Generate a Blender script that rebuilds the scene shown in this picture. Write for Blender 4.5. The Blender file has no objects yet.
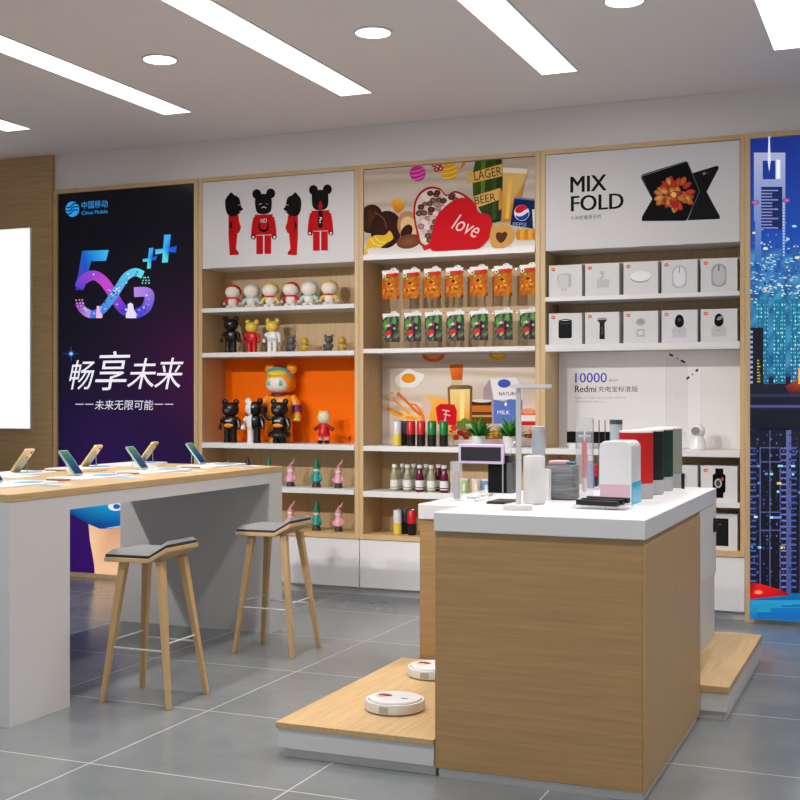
import bpy, math, random
from mathutils import Vector
random.seed(7)
C = bpy.context.scene.collection
PI = math.pi

# ------------------------------------------------------------------ camera geometry (eye 1.3 m, level)
EYE, FPX = 1.3, 1222.0
TH = math.atan(510/FPX)
FW = (-math.sin(TH), math.cos(TH)); RT = (math.cos(TH), math.sin(TH))
def ray(px, py):
    a = px-400
    return (FW[0]*FPX+RT[0]*a, FW[1]*FPX+RT[1]*a, 400-py)
def P(px, py, z):
    v = ray(px, py); t = (z-EYE)/v[2]
    return Vector((v[0]*t, v[1]*t, z))
def onY(px, py, Y):
    v = ray(px, py); t = Y/v[1]
    return Vector((v[0]*t, Y, EYE+v[2]*t))
def onX(px, py, X):
    v = ray(px, py); t = X/v[0]
    return Vector((X, v[1]*t, EYE+v[2]*t))

# ------------------------------------------------------------------ materials
def lin(c):
    return tuple((x/255/12.92 if x/255 <= .04045 else ((x/255+.055)/1.055)**2.4) for x in c[:3])
MATS = {}
def mat(name, rgb, rough=.5, metal=0, noise=0, nscale=40, stretch=(1, 1, 1), spec=.5, trans=0, ior=1.45, bump=0, sheen=0, emit=0, coat=0, alpha=1):
    if name in MATS: return MATS[name]
    m = bpy.data.materials.new(name); m.use_nodes = True
    nt = m.node_tree; b = nt.nodes['Principled BSDF']
    c = lin(rgb)
    b.inputs['Base Color'].default_value = (*c, 1)
    b.inputs['Roughness'].default_value = rough
    b.inputs['Metallic'].default_value = metal
    b.inputs['Specular IOR Level'].default_value = spec
    b.inputs['Transmission Weight'].default_value = trans
    b.inputs['IOR'].default_value = ior
    b.inputs['Sheen Weight'].default_value = sheen
    b.inputs['Coat Weight'].default_value = coat; b.inputs['Alpha'].default_value = alpha
    if emit:
        b.inputs['Emission Color'].default_value = (*c, 1)
        b.inputs['Emission Strength'].default_value = emit
    tc = nt.nodes.new('ShaderNodeTexCoord'); mp = nt.nodes.new('ShaderNodeMapping')
    mp.inputs['Scale'].default_value = stretch
    nz = nt.nodes.new('ShaderNodeTexNoise'); nz.inputs['Scale'].default_value = nscale; nz.inputs['Detail'].default_value = 4
    nt.links.new(tc.outputs['Object'], mp.inputs['Vector']); nt.links.new(mp.outputs['Vector'], nz.inputs['Vector'])
    k = noise if noise else .006
    if not emit:
        cr = nt.nodes.new('ShaderNodeValToRGB')
        cr.color_ramp.elements[0].position = .3; cr.color_ramp.elements[1].position = .7
        cr.color_ramp.elements[0].color = (*[x*(1-k) for x in c], 1)
        cr.color_ramp.elements[1].color = (*[min(1, x*(1+k)) for x in c], 1)
        nt.links.new(nz.outputs['Fac'], cr.inputs['Fac']); nt.links.new(cr.outputs['Color'], b.inputs['Base Color'])
    if bump:
        bp = nt.nodes.new('ShaderNodeBump'); bp.inputs['Strength'].default_value = bump; bp.inputs['Distance'].default_value = .002
        nt.links.new(nz.outputs['Fac'], bp.inputs['Height']); nt.links.new(bp.outputs['Normal'], b.inputs['Normal'])
    MATS[name] = m
    return m
WOODC = (202, 171, 127)
wood_h = mat('oak_horizontal', WOODC, .45, noise=.13, nscale=3, stretch=(1.5, 1.5, 30))
wood_v = mat('oak_vertical', WOODC, .45, noise=.08, nscale=3, stretch=(26, 26, .8))
wood_y = mat('oak_lengthwise', (198, 167, 122), .4, noise=.12, nscale=3, stretch=(25, 1.2, 25))
wood_x = mat('oak_crosswise', (203, 170, 122), .4, noise=.1, nscale=3, stretch=(1.5, 25, 25))
wood_dark = mat('oak_tall_panel', (178, 146, 102), .5, noise=.12, nscale=3, stretch=(1.2, 1.2, 26))
wood_isl = mat('oak_counter', (177, 142, 97), .45, noise=.1, nscale=3, stretch=(1., 1., 30))
wood_isl_v = mat('oak_counter_side', (184, 150, 104), .45, noise=.06, nscale=4, stretch=(1, 34, .6))
white = mat('white_lacquer', (222, 221, 222), .35)
white_m = mat('white_matt', (214, 213, 214), .55)
white_g = mat('white_gloss', (235, 235, 236), .2, coat=.3)
offw = mat('off_white_plastic', (225, 222, 218), .4)
wallp = mat('wall_paint', (222, 218, 217), .7)
wall_l = mat('light_wall_paint', (226, 224, 222), .7)
ceilp = mat('ceiling_paint', (240, 234, 232), .8)
grey_l = mat('light_grey', (176, 176, 178), .45)
grey_m = mat('mid_grey', (128, 128, 130), .5)
grey_d = mat('dark_grey', (70, 70, 74), .5)
black = mat('black_plastic', (14, 14, 16), .3)
black_m = mat('black_matt', (10, 10, 12), .8, spec=.2)
steel = mat('steel', (190, 190, 192), .25, 1)
clear = mat('clear_acrylic', (228, 232, 238), .08, alpha=.3)
glass_b = mat('blue_glass', (178, 194, 206), .08, alpha=.6)
cushion = mat('grey_cushion', (122, 122, 125), .85, noise=.05, nscale=200, bump=.2, sheen=.2)
cushion_e = mat('cushion_edge', (52, 50, 52), .8)
fabric = mat('speaker_fabric', (118, 118, 121), .95, noise=.45, nscale=14, stretch=(1, 1, 9), bump=.4)
light_m = mat('lamp_panel', (255, 255, 255), emit=3.4)
light_d = mat('downlight_glow', (255, 252, 248), emit=7)
tv_m = mat('lit_screen_white', (240, 240, 240), emit=1.36)
led_m = mat('led_strip', (255, 250, 244), emit=13)

def vcol(name, emit=0, rough=.5):
    m = bpy.data.materials.new(name); m.use_nodes = True
    nt = m.node_tree; b = nt.nodes['Principled BSDF']
    a = nt.nodes.new('ShaderNodeVertexColor'); a.layer_name = 'Col'
    if emit:
        b.inputs['Base Color'].default_value = (.01, .01, .012, 1); b.inputs['Specular IOR Level'].default_value = .2
        nt.links.new(a.outputs['Color'], b.inputs['Emission Color']); b.inputs['Emission Strength'].default_value = emit
    else:
        nt.links.new(a.outputs['Color'], b.inputs['Base Color'])
    b.inputs['Roughness'].default_value = rough
    if not emit: b.inputs['Specular IOR Level'].default_value = .04
    return m
printed = vcol('printed_picture', rough=.45)
backlit = vcol('backlit_picture', emit=1.48, rough=.15)
screenp = vcol('phone_screen_picture', emit=.7, rough=.1)

def floor_mat():
    m = bpy.data.materials.new('grey_floor_tiles'); m.use_nodes = True
    nt = m.node_tree; b = nt.nodes['Principled BSDF']; L = nt.links.new
    tc = nt.nodes.new('ShaderNodeTexCoord'); sx = nt.nodes.new('ShaderNodeSeparateXYZ'); L(tc.outputs['Object'], sx.inputs[0])
    def mth(op, a, v):
        n = nt.nodes.new('ShaderNodeMath'); n.operation = op
        L(a, n.inputs[0])
        if isinstance(v, (int, float)): n.inputs[1].default_value = v
        else: L(v, n.inputs[1])
        return n.outputs[0]
    T = .8
    def line(o, off, w):
        a = mth('ADD', o, off); a = mth('DIVIDE', a, T)
        fr = mth('FRACT', a, 0); d = mth('SUBTRACT', fr, .5); ab = mth('ABSOLUTE', d, 0)
        return mth('GREATER_THAN', ab, .5-w/T), mth('FLOOR', a, 0)
    lx, fx = line(sx.outputs['X'], 8+2.71-.0*T-2.4, .0035); ly, fy = line(sx.outputs['Y'], 8-3.608+.0+4.0-3.2+.0, .0035)
    g = mth('MAXIMUM', lx, ly)
    n1 = nt.nodes.new('ShaderNodeTexNoise'); n1.inputs['Scale'].default_value = 2.2; n1.inputs['Detail'].default_value = 7; n1.inputs['Roughness'].default_value = .65
    L(tc.outputs['Object'], n1.inputs['Vector'])
    cr = nt.nodes.new('ShaderNodeValToRGB'); cr.color_ramp.elements[0].position = .3; cr.color_ramp.elements[1].position = .72
    cr.color_ramp.elements[0].color = (*lin((112, 117, 120)), 1); cr.color_ramp.elements[1].color = (*lin((129, 132, 133)), 1)
    L(n1.outputs['Fac'], cr.inputs['Fac'])
    mx = nt.nodes.new('ShaderNodeMix'); mx.data_type = 'RGBA'
    L(g, mx.inputs['Factor']); L(cr.outputs['Color'], mx.inputs['A']); mx.inputs['B'].default_value = (*lin((186, 186, 184)), 1)
    L(mx.outputs['Result'], b.inputs['Base Color'])
    b.inputs['Roughness'].default_value = .22; b.inputs['Specular IOR Level'].default_value = .5
    r = mth('MULTIPLY', n1.outputs['Fac'], .12); r = mth('ADD', r, .15); L(r, b.inputs['Roughness'])
    return m

# ------------------------------------------------------------------ mesh builder
class MB:
    def __init__(s): s.v = []; s.f = []; s.m = []; s.c = []
    def add(s, vs, fs, m=0, col=None):
        o = len(s.v); s.v += [tuple(x) for x in vs]
        for i, f in enumerate(fs):
            s.f.append(tuple(o+k for k in f)); s.m.append(m[i] if isinstance(m, (list, tuple)) else m)
        s.c += (col if isinstance(col, list) else [col or (1, 1, 1)]*len(vs))
        return s
    def box(s, x0, x1, y0, y1, z0, z1, m=0):
        return s.add([(x0,y0,z0),(x1,y0,z0),(x1,y1,z0),(x0,y1,z0),(x0,y0,z1),(x1,y0,z1),(x1,y1,z1),(x0,y1,z1)],
              [(0,3,2,1),(4,5,6,7),(0,1,5,4),(1,2,6,5),(2,3,7,6),(3,0,4,7)], m)
    def lathe(s, prof, n=20, at=(0, 0, 0), m=0):
        vs = []; fs = []; ms = []
        for r, z in prof:
            for i in range(n):
                a = 2*PI*i/n; vs.append((at[0]+r*math.cos(a), at[1]+r*math.sin(a), at[2]+z))
        for j in range(len(prof)-1):
            for i in range(n):
                k = (i+1) % n; fs.append((j*n+i, j*n+k, (j+1)*n+k, (j+1)*n+i)); ms.append(m[j] if isinstance(m, (list, tuple)) else m)
        fs.append(tuple(range(n-1, -1, -1))); ms.append(m[0] if isinstance(m, (list, tuple)) else m)
        fs.append(tuple((len(prof)-1)*n+i for i in range(n))); ms.append(m[-1] if isinstance(m, (list, tuple)) else m)
        return s.add(vs, fs, ms)
    def ell(s, c, r, n=14, k=9, m=0, mf=None, p=1.0):
        vs = []; fs = []; ms = []
        def sp(x): return math.copysign(abs(x)**p, x)
        for j in range(k+1):
            t = -PI/2+PI*j/k
            for i in range(n):
                a = 2*PI*i/n
                vs.append((c[0]+r[0]*sp(math.cos(t))*sp(math.cos(a)), c[1]+r[1]*sp(math.cos(t))*sp(math.sin(a)), c[2]+r[2]*sp(math.sin(t))))
        for j in range(k):
            for i in range(n):
                q = (j*n+i, j*n+(i+1) % n, (j+1)*n+(i+1) % n, (j+1)*n+i)
                fs.append(q)
                if mf:
                    ctr = [sum(vs[w][d] for w in q)/4-c[d] for d in range(3)]; ms.append(mf(ctr))
                else: ms.append(m)
        return s.add(vs, fs, ms)
    def tube(s, pts, r, n=8, m=0):
        pts = [Vector(p) for p in pts]; rs = r if isinstance(r, (list, tuple)) else [r]*len(pts)
        vs = []; fs = []
        for i, p in enumerate(pts):
            d = (pts[min(i+1, len(pts)-1)]-pts[max(i-1, 0)]).normalized()
            u = d.cross(Vector((0, 0, 1)) if abs(d.z) < .9 else Vector((1, 0, 0))).normalized(); w = d.cross(u)
            for k in range(n):
                a = 2*PI*k/n; vs.append(p+u*(rs[i]*math.cos(a))+w*(rs[i]*math.sin(a)))
        for i in range(len(pts)-1):
            for k in range(n):
                j = (k+1) % n; fs.append((i*n+k, i*n+j, (i+1)*n+j, (i+1)*n+k))
        fs.append(tuple(range(n))); fs.append(tuple((len(pts)-1)*n+k for k in range(n-1, -1, -1)))
        return s.add(vs, fs, m)
    def prism(s, outline, z0, z1, m=0, cap=None, ch=0, at=(0, 0)):
        # outline in x,y ; optional chamfered top
        n = len(outline); lv = [(1, z0), (1, z1-ch)] + ([(.94, z1)] if ch else [])
        if not ch: lv = [(1, z0), (1, z1)]
        vs = [(at[0]+x*k, at[1]+y*k, z) for k, z in lv for x, y in outline]; fs = []
        for j in range(len(lv)-1):
            for i in range(n):
                k = (i+1) % n; fs.append((j*n+i, j*n+k, (j+1)*n+k, (j+1)*n+i))
        ms = [m]*len(fs)
        fs.append(tuple(range(n-1, -1, -1))); fs.append(tuple((len(lv)-1)*n+i for i in range(n))); ms += [m, m if cap is None else cap]
        return s.add(vs, fs, ms)
    def extr(s, poly, y0, y1, m=0):
        # outline in x,z extruded along y
        n = len(poly)
        vs = [(x, y0, z) for x, z in poly]+[(x, y1, z) for x, z in poly]
        fs = [tuple(range(n)), tuple(range(2*n-1, n-1, -1))]+[(i, n+i, n+(i+1) % n, (i+1) % n) for i in range(n)]
        return s.add(vs, fs, m)
    def beam(s, p0, p1, a0, a1, m=0):
        # square tapered bar, axis aligned section
        vs = []
        for p, a in ((p0, a0), (p1, a1)):
            for dx, dy in ((-1, -1), (1, -1), (1, 1), (-1, 1)): vs.append((p[0]+dx*a/2, p[1]+dy*a/2, p[2]))
        return s.add(vs, [(0,3,2,1),(4,5,6,7),(0,1,5,4),(1,2,6,5),(2,3,7,6),(3,0,4,7)], m)
    def shift(s, d):
        s.v = [(x-d[0], y-d[1], z-d[2]) for x, y, z in s.v]; return s
    def build(s, name, mats, parent=None, world=False, smooth=True, bevel=0):
        if world and parent is not None:
            o = Vector((0, 0, 0)); q = parent
            while q is not None: o = o+q.location; q = q.parent
            s.shift(o)
        if not isinstance(mats, (list, tuple)): mats = [mats]
        me = bpy.data.meshes.new(name)
        me.from_pydata(s.v, [], s.f)
        for m in mats: me.materials.append(m)
        me.polygons.foreach_set('material_index', s.m)
        if any(m in (printed, backlit, screenp) for m in mats):
            ca = me.color_attributes.new('Col', 'FLOAT_COLOR', 'POINT')
            for i, c in enumerate(s.c): ca.data[i].color = (*c, 1)
        me.update()
        if smooth:
            me.shade_smooth(); me.set_sharp_from_angle(angle=math.radians(38))
        ob = bpy.data.objects.new(name, me); C.objects.link(ob)
        if parent is not None: ob.parent = parent
        if bevel:
            bv = ob.modifiers.new('bevel', 'BEVEL'); bv.width = bevel; bv.segments = 2; bv.limit_method = 'ANGLE'
        return ob
def rrect(w, d, r, k=5):
    pts = []
    for cx, cy, a0 in ((w/2-r, d/2-r, 0), (-w/2+r, d/2-r, 90), (-w/2+r, -d/2+r, 180), (w/2-r, -d/2+r, 270)):
        for i in range(k+1):
            a = math.radians(a0+90*i/k); pts.append((cx+r*math.cos(a), cy+r*math.sin(a)))
    return pts
def B(*a): return MB().box(*a)

def tag(o, label, cat, group=None):
    o['label'] = label; o['category'] = cat
    if group: o['group'] = group
    return o
def thing(name, label, cat, loc=(0, 0, 0), rz=0, group=None):
    o = bpy.data.objects.new(name, None); C.objects.link(o); o.empty_display_size = .05
    o.location = loc; o.rotation_euler = (0, 0, rz)
    return tag(o, label, cat, group)
def struct(o): o['kind'] = 'structure'; return o
def copy_tree(o, parent=None):
    c = o.copy(); C.objects.link(c); c.parent = parent
    for ch in list(o.children): copy_tree(ch, c)
    return c
ORD = ['first', 'second', 'third', 'fourth', 'fifth', 'sixth', 'seventh']

# ------------------------------------------------------------------ lettering
TC = {}
def text_geo(s, shear=0, bold=0):
    key = (s, shear, bold)
    if key in TC: return TC[key]
    cu = bpy.data.curves.new('t', 'FONT'); cu.body = s; cu.shear = shear; cu.offset = bold; cu.resolution_u = 3
    o = bpy.data.objects.new('t', cu); C.objects.link(o)
    bpy.context.view_layer.update()
    me = o.evaluated_get(bpy.context.evaluated_depsgraph_get()).to_mesh()
    vs = [tuple(v.co)[:2] for v in me.vertices]; fs = [tuple(p.vertices) for p in me.polygons]
    o.evaluated_get(bpy.context.evaluated_depsgraph_get()).to_mesh_clear()
    bpy.data.objects.remove(o); bpy.data.curves.remove(cu)
    xs = [v[0] for v in vs]; ys = [v[1] for v in vs]
    x0, x1, y0, y1 = min(xs), max(xs), min(ys), max(ys)
    vs = [((x-x0)/(x1-x0), (y-y0)/(y1-y0)) for x, y in vs]
    TC[key] = (vs, fs); return TC[key]

# ------------------------------------------------------------------ flat artwork on a plane facing the room (constant Y)
def spline(pts, closed=True, k=4):
    n = len(pts); out = []
    rng = range(n) if closed else range(n-1)
    for i in rng:
        p = [pts[(i+d) % n] if closed else pts[max(0, min(n-1, i+d))] for d in (-1, 0, 1, 2)]
        for j in range(k):
            t = j/k
            out.append(tuple(.5*((2*p[1][a])+(-p[0][a]+p[2][a])*t+(2*p[0][a]-5*p[1][a]+4*p[2][a]-p[3][a])*t*t+(-p[0][a]+3*p[1][a]-3*p[2][a]+p[3][a])*t**3) for a in (0, 1)))
    if not closed: out.append(pts[-1])
    return out
class Art(MB):
    """u,v are coordinates on the printed sheet; crop = (px0, py0, scale)"""
    def __init__(s, Y, crop, eps=.00004):
        super().__init__(); s.Y = Y; s.crop = crop; s.k = 0; s.eps = eps
    def q(s, u, v):
        x0, y0, sc = s.crop; return onY(x0+u/sc, y0+v/sc, s.Y)
    def lay(s): s.k += 1; return s.Y-s.eps*s.k
    def pt(s, u, v, y):
        w = s.q(u, v); return (w.x, y, w.z)
    def poly(s, pts, col, sm=False):
        if sm: pts = spline(pts)
        y = s.lay()
        if isinstance(col, list) and len(col) < len(pts): col = [c for c in col for _ in range(len(pts)//len(col))]
        cols = [lin(c) for c in col[:len(pts)]] if isinstance(col, list) else [lin(col)]*len(pts)
        return s.add([s.pt(u, v, y) for u, v in pts], [tuple(range(len(pts)))], 0, cols)
    def rect(s, u0, v0, u1, v1, col, col2=None):
        y = s.lay(); c = lin(col); d = lin(col2) if col2 else c
        return s.add([s.pt(u0, v0, y), s.pt(u1, v0, y), s.pt(u1, v1, y), s.pt(u0, v1, y)], [(0, 1, 2, 3)], 0, [c, c, d, d])
    def disc(s, u, v, ru, rv=None, col=(0, 0, 0), a=0, n=20, col2=None):
        rv = rv or ru; y = s.lay(); ca, sa = math.cos(a), math.sin(a)
        pts = [(u+ru*math.cos(t)*ca-rv*math.sin(t)*sa, v+ru*math.cos(t)*sa+rv*math.sin(t)*ca) for t in [2*PI*i/n for i in range(n)]]
        vs = [s.pt(x, z, y) for x, z in pts]+[s.pt(u, v, y)]
        return s.add(vs, [(i, (i+1) % n, n) for i in range(n)], 0, [lin(col2 or col)]*n+[lin(col)])
    def stroke(s, pts, w, col, sm=True, colf=None):
        if sm: pts = spline(pts, False, 5)
        y = s.lay(); vs = []; cs = []; n = len(pts)
        for i, p in enumerate(pts):
            a = pts[max(0, i-1)]; b = pts[min(n-1, i+1)]
            dx, dy = b[0]-a[0], b[1]-a[1]; l = math.hypot(dx, dy) or 1
            ww = w(i/(n-1)) if callable(w) else w
            nx, ny = -dy/l*ww/2, dx/l*ww/2
            vs += [s.pt(p[0]+nx, p[1]+ny, y), s.pt(p[0]-nx, p[1]-ny, y)]
            c = lin(colf(i/(n-1))) if colf else lin(col); cs += [c, c]
        return s.add(vs, [(2*i, 2*i+1, 2*i+3, 2*i+2) for i in range(n-1)], 0, cs)
    def text(s, t, u0, u1, v0, v1, col, shear=0, bold=0, rot=0):
        if bold:
            d = bold*(v1-v0)*1.6
            s.text(t, u0, u1-d, v0, v1, col, shear, 0, rot); s.text(t, u0+d/2, u1-d/2, v0, v1, col, shear, 0, rot); return s.text(t, u0+d, u1, v0, v1, col, shear, 0, rot)
        # v0 top, v1 bottom as read at u0 ; sits straight on the sheet
        g, f = text_geo(t, shear, bold); y = s.lay()
        a = s.q(u0, v1); b = s.q(u0, v0); c = s.q(u1, v1); W = c.x-a.x; Hh = b.z-a.z
        vs = []
        for x, z in g:
            X, Z = x*W, z*Hh
            if rot: X, Z = X*math.cos(rot)-Z*math.sin(rot), X*math.sin(rot)+Z*math.cos(rot)
            vs.append((a.x+X, y, a.z+Z))
        return s.add(vs, f, 0, [lin(col)]*len(vs))
    def grid(s, X0, X1, Z0, Z1, nx, nz, fn):
        y = s.lay(); vs = []; cs = []
        for j in range(nz+1):
            for i in range(nx+1):
                a, b = i/nx, j/nz; vs.append((X0+(X1-X0)*a, y, Z0+(Z1-Z0)*b)); cs.append(lin([max(0, min(255, c)) for c in fn(a, b)]))
        return s.add(vs, [(j*(nx+1)+i, j*(nx+1)+i+1, (j+1)*(nx+1)+i+1, (j+1)*(nx+1)+i) for j in range(nz) for i in range(nx)], 0, cs)
    def sheet(s, X0, X1, Z0, Z1, col, th=.004):
        n = len(s.v); s.box(X0, X1, s.Y, s.Y+th, Z0, Z1); s.c[n:] = [lin(col)]*8; return s
    def clip(s, X0, X1, Z0, Z1):
        s.v = [(max(X0, min(X1, x)), y, max(Z0, min(Z1, z))) for x, y, z in s.v]; return s
def mixc(a, b, t): return tuple(x+(y-x)*t for x, y in zip(a, b))

# ================================================================== ROOM
YF, YB, HC = 7.4, 7.7, 3.12
XL, XR, Y0 = -7.6, 2.6, -2.0
fl = struct(B(XL, XR, Y0, 8.0, -.1, 0).build('floor', floor_mat()))
ce = struct(B(XL, XR, Y0, 8.0, HC+.001, HC+.1).build('ceiling', ceilp))
struct(B(XL-.1, XL, Y0, 8.0, 0, HC).build('wall_left', wall_l))
struct(B(XR, XR+.1, Y0, 8.0, 0, HC).build('wall_right', wall_l))
struct(B(XL, XR, Y0-.1, Y0, 2.7, HC).build('wall_front', wall_l))
struct(B(-5.87, XR, 7.76, 8.0, 0, HC).build('wall_back', wallp))
struct(B(-5.87, XR, YF+.002, 7.759, 2.86, HC).build('trim_1', wallp))
struct(B(XL, -5.871, YF-.035, 8.0, 0, HC).build('wall_wood', wood_dark))
struct(B(.36, XR, YF, 7.759, 0, 2.86).build('trim_2', wallp))

# lit white screen on the oak wall
t = thing('wall_screen', 'white lit screen on the oak wall, left edge of the photo', 'screen', (-6.7, YF-.035, 1.08))
B(-7.3, -6.05, YF-.055, YF-.036, 1.082, 2.588).build('frame', white, t, True)
B(-7.29, -6.056, YF-.058, YF-.0555, 1.088, 2.582).build('display', tv_m, t, True)
# recessed ceiling lights
for i, (x0, w) in enumerate([(-5.635, 'leftmost strip'), (-4.38, 'second strip from the left'), (-3.135, 'strip above the toy shelves'), (-1.895, 'strip above the folding phone sign'), (-.65, 'rightmost strip')]):
    t = thing('ceiling_strip_light', 'long white recessed ceiling strip light, '+w, 'ceiling light', (x0+.1, 3.2, HC), 0, 'long recessed ceiling lights')
    B(-.1, .1, -3.4, 3.4, -.004, 0).build('diffuser', light_m, t)
    f = MB()
    for a in ((-.108, -.1, -3.4, 3.4), (.1, .108, -3.4, 3.4), (-.108, .108, -3.408, -3.4), (-.108, .108, 3.4, 3.408)): f.box(a[0], a[1], a[2], a[3], -.006, 0)
    f.build('trim', ceilp, t)
for x, w in [(-3.695, 'left of the three'), (-2.45, 'middle of the three'), (-1.2, 'right one, cut by the top edge')]:
    t = thing('downlight', 'round white recessed downlight, '+w, 'ceiling light', (x, 5.525, HC), 0, 'round ceiling downlights')
    MB().lathe([(.086, -.006), (.086, 0)], 32).build('lens', light_d, t)
    MB().lathe([(.086, 0), (.086, -.007), (.098, -.004), (.098, 0)], 32).build('ring', white, t)

# ================================================================== 5G BACKLIT PANEL
t = thing('lightbox_sign', 'tall black and purple backlit 5G advertising panel', 'advertising panel', (-5.25, YF, 0))
f = MB(); f.box(-5.87, -5.838, YF-.02, YF+.05, 0, 2.858); f.box(-4.652, -4.6215, YF-.02, YF+.05, 0, 2.858)
f.box(-5.838, -4.652, YF-.02, YF+.05, 2.828, 2.858); f.box(-5.838, -4.652, YF-.02, YF+.05, 0, .03)
f.build('frame', wood_v, t, True)
A = Art(YF, (55, 230, 5.517))
X0, X1, Z0, Z1 = -5.838, -4.652, .03, 2.828
def bg(a, b):
    # print goes from black at the top left to deep purple low on the right
    c = mixc((2, 2, 6), (3, 3, 40), max(0, min(1, (1-b)*1.6)))
    k = math.exp(-((a-1.0)**2*3.5+(b-.52)**2*22)); c = mixc(c, (72, 0, 62), k)
    k = math.exp(-((a-.35)**2*5+(b-.33)**2*30)); c = mixc(c, (36, 4, 78), .8*k)
    k = math.exp(-((a-.5)**2*1+(b-.06)**2*20)); c = mixc(c, (64, 0, 128), k)
    return tuple(x*.8 for x in c)
A.sheet(X0, X1, Z0, Z1, (2, 2, 8), .04)
A.grid(X0, X1, Z0, Z1, 24, 48, bg)
A.poly([(150, 115), (297, 110), (281, 170), (200, 172), (178, 250), (156, 330), (112, 332)], [(20, 90, 190), (60, 190, 240), (50, 170, 235), (10, 120, 210), (40, 70, 190), (70, 60, 200), (50, 40, 170)])
A.stroke([(135, 318), (152, 278), (212, 250), (268, 282), (318, 352), (368, 430), (430, 463), (492, 440), (518, 392), (512, 345), (436, 343)], 54, None,
         colf=lambda t: mixc((90, 60, 205), (200, 70, 205), t*3) if t < .33 else (mixc((200, 70, 205), (50, 50, 200), (t-.33)*4) if t < .58 else mixc((50, 50, 200), (190, 140, 230), (t-.58)*2.4)))
A.stroke([(130, 400), (155, 440), (200, 465), (252, 448), (300, 395), (352, 318), (392, 258), (442, 232), (485, 248)], 44, None,
         colf=lambda t: mixc((120, 40, 150), (200, 160, 240), t*4) if t < .25 else mixc((60, 110, 215), (90, 215, 235), (t-.25)*1.5))
for i in range(70):
    tt = random.random(); k = random.choice([0, 1])
    path = [(150, 290), (215, 250), (270, 290), (320, 355), (370, 430), (430, 462), (500, 430), (515, 370)] if k else [(140, 400), (200, 465), (250, 445), (310, 385), (360, 305), (400, 255), (445, 235), (490, 255)]
    j = int(tt*7); j = min(j, 6); q = mixc(path[j], path[j+1], tt*7-j)
    r = random.uniform(2, 6)
    A.disc(q[0]+random.uniform(-16, 16), q[1]+random.uniform(-16, 16), r, r, random.choice([(190, 210, 250), (235, 190, 240), (110, 190, 245), (60, 30, 150), (240, 240, 255)]), n=8)
for u, v in [(118, 388), (136, 386), (152, 386), (122, 404), (140, 404), (158, 404), (128, 420), (146, 422), (500, 262), (516, 262), (488, 278), (504, 278), (520, 278), (484, 293), (502, 293), (520, 293)]:
    A.disc(u, v, 4.5, 4.5, (225, 150, 200) if u < 300 else (120, 225, 200), n=8)
A.poly([(403, 410), (418, 400), (432, 410), (436, 440), (450, 460), (450, 486), (393, 486), (393, 460), (404, 440)], (235, 225, 240))
A.poly([(232, 420), (246, 418), (250, 450), (264, 470), (262, 486), (228, 486)], (240, 190, 220))
for (u, v, r, w) in ((616, 103, 62, 36), (527, 156, 42, 24)):
    A.poly([(u-r, v+4), (u-w/2, v), (u-w/2+6, v-r-14), (u+w/2+6, v-r-16), (u+w/2, v-6), (u+r-4, v-14), (u+r-10, v+w-14), (u+w/2-4, v+w/2), (u+w/2-10, v+r+14), (u-w/2-6, v+r+16), (u-w/2-2, v+w/2+6), (u-r+2, v+w-4)],
           [(60, 170, 245)]*4+[(20, 90, 215)]*4+[(80, 220, 230)]*4)
A.crop = (0, 150, 4)
A.disc(291, 237, 27, 31, (40, 150, 225), n=24)
for d in (-13, 0, 13):
    A.stroke([(268, 243+d), (281, 243+d), (297, 227+d), (314, 229+d)], 5, (2, 4, 10))
A.text('中国移动', 328, 432, 207, 237, (50, 150, 225)); A.text('China Mobile', 328, 432, 245, 260, (50, 150, 225))
A.crop = (0, 330, 4)
A.text('畅', 278, 380, 122, 238, (245, 240, 250), .25); A.text('享', 382, 522, 86, 241, (245, 240, 250), .2)
A.text('未', 510, 625, 114, 236, (245, 240, 250), .25); A.text('来', 618, 735, 112, 237, (245, 240, 250), .25)
A.text('未来无限可能', 380, 615, 280, 319, (225, 222, 235), .1)
for a, b in ((303, 336), (342, 375), (620, 654), (661, 695)): A.rect(a, 295, b, 299, (200, 200, 215))
for i in range(8):
    a = PI*i/4; l = 34 if i % 2 == 0 else 20
    A.stroke([(286, 95), (286+l*math.cos(a), 95+l*math.sin(a))], lambda t: 4*(1-t)+.3, (40, 90, 170), False)
A.disc(286, 95, 9, 9, (170, 235, 255), n=12, col2=(30, 100, 190))
A.crop = (0, 430, 4)   # a hand holding a blue phone at the foot of the panel
A.poly([(355, 372), (361, 440), (372, 500), (379, 545), (380, 583), (640, 598), (640, 300), (480, 330)], [(235, 190, 150), (250, 205, 165), (250, 200, 155), (245, 195, 150), (245, 195, 150), (240, 190, 150), (200, 140, 110), (200, 140, 110)])
A.poly([(281, 335), (281, 318), (420, 300), (640, 240), (640, 345), (520, 372), (445, 394), (402, 395), (360, 378)], [(0, 40, 110), (0, 90, 160), (10, 150, 200), (20, 170, 220), (10, 110, 190), (0, 90, 170), (0, 80, 160), (0, 50, 120), (0, 50, 130)])
A.stroke([(430, 392), (470, 386), (520, 374), (640, 346)], 3, (120, 230, 240)); A.disc(464, 305, 30, 18, (225, 235, 250)); A.disc(468, 306, 14, 10, (20, 90, 170))
A.clip(X0, X1, Z0, Z1)
A.build('lit_picture', backlit, t, True, smooth=False)

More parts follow.
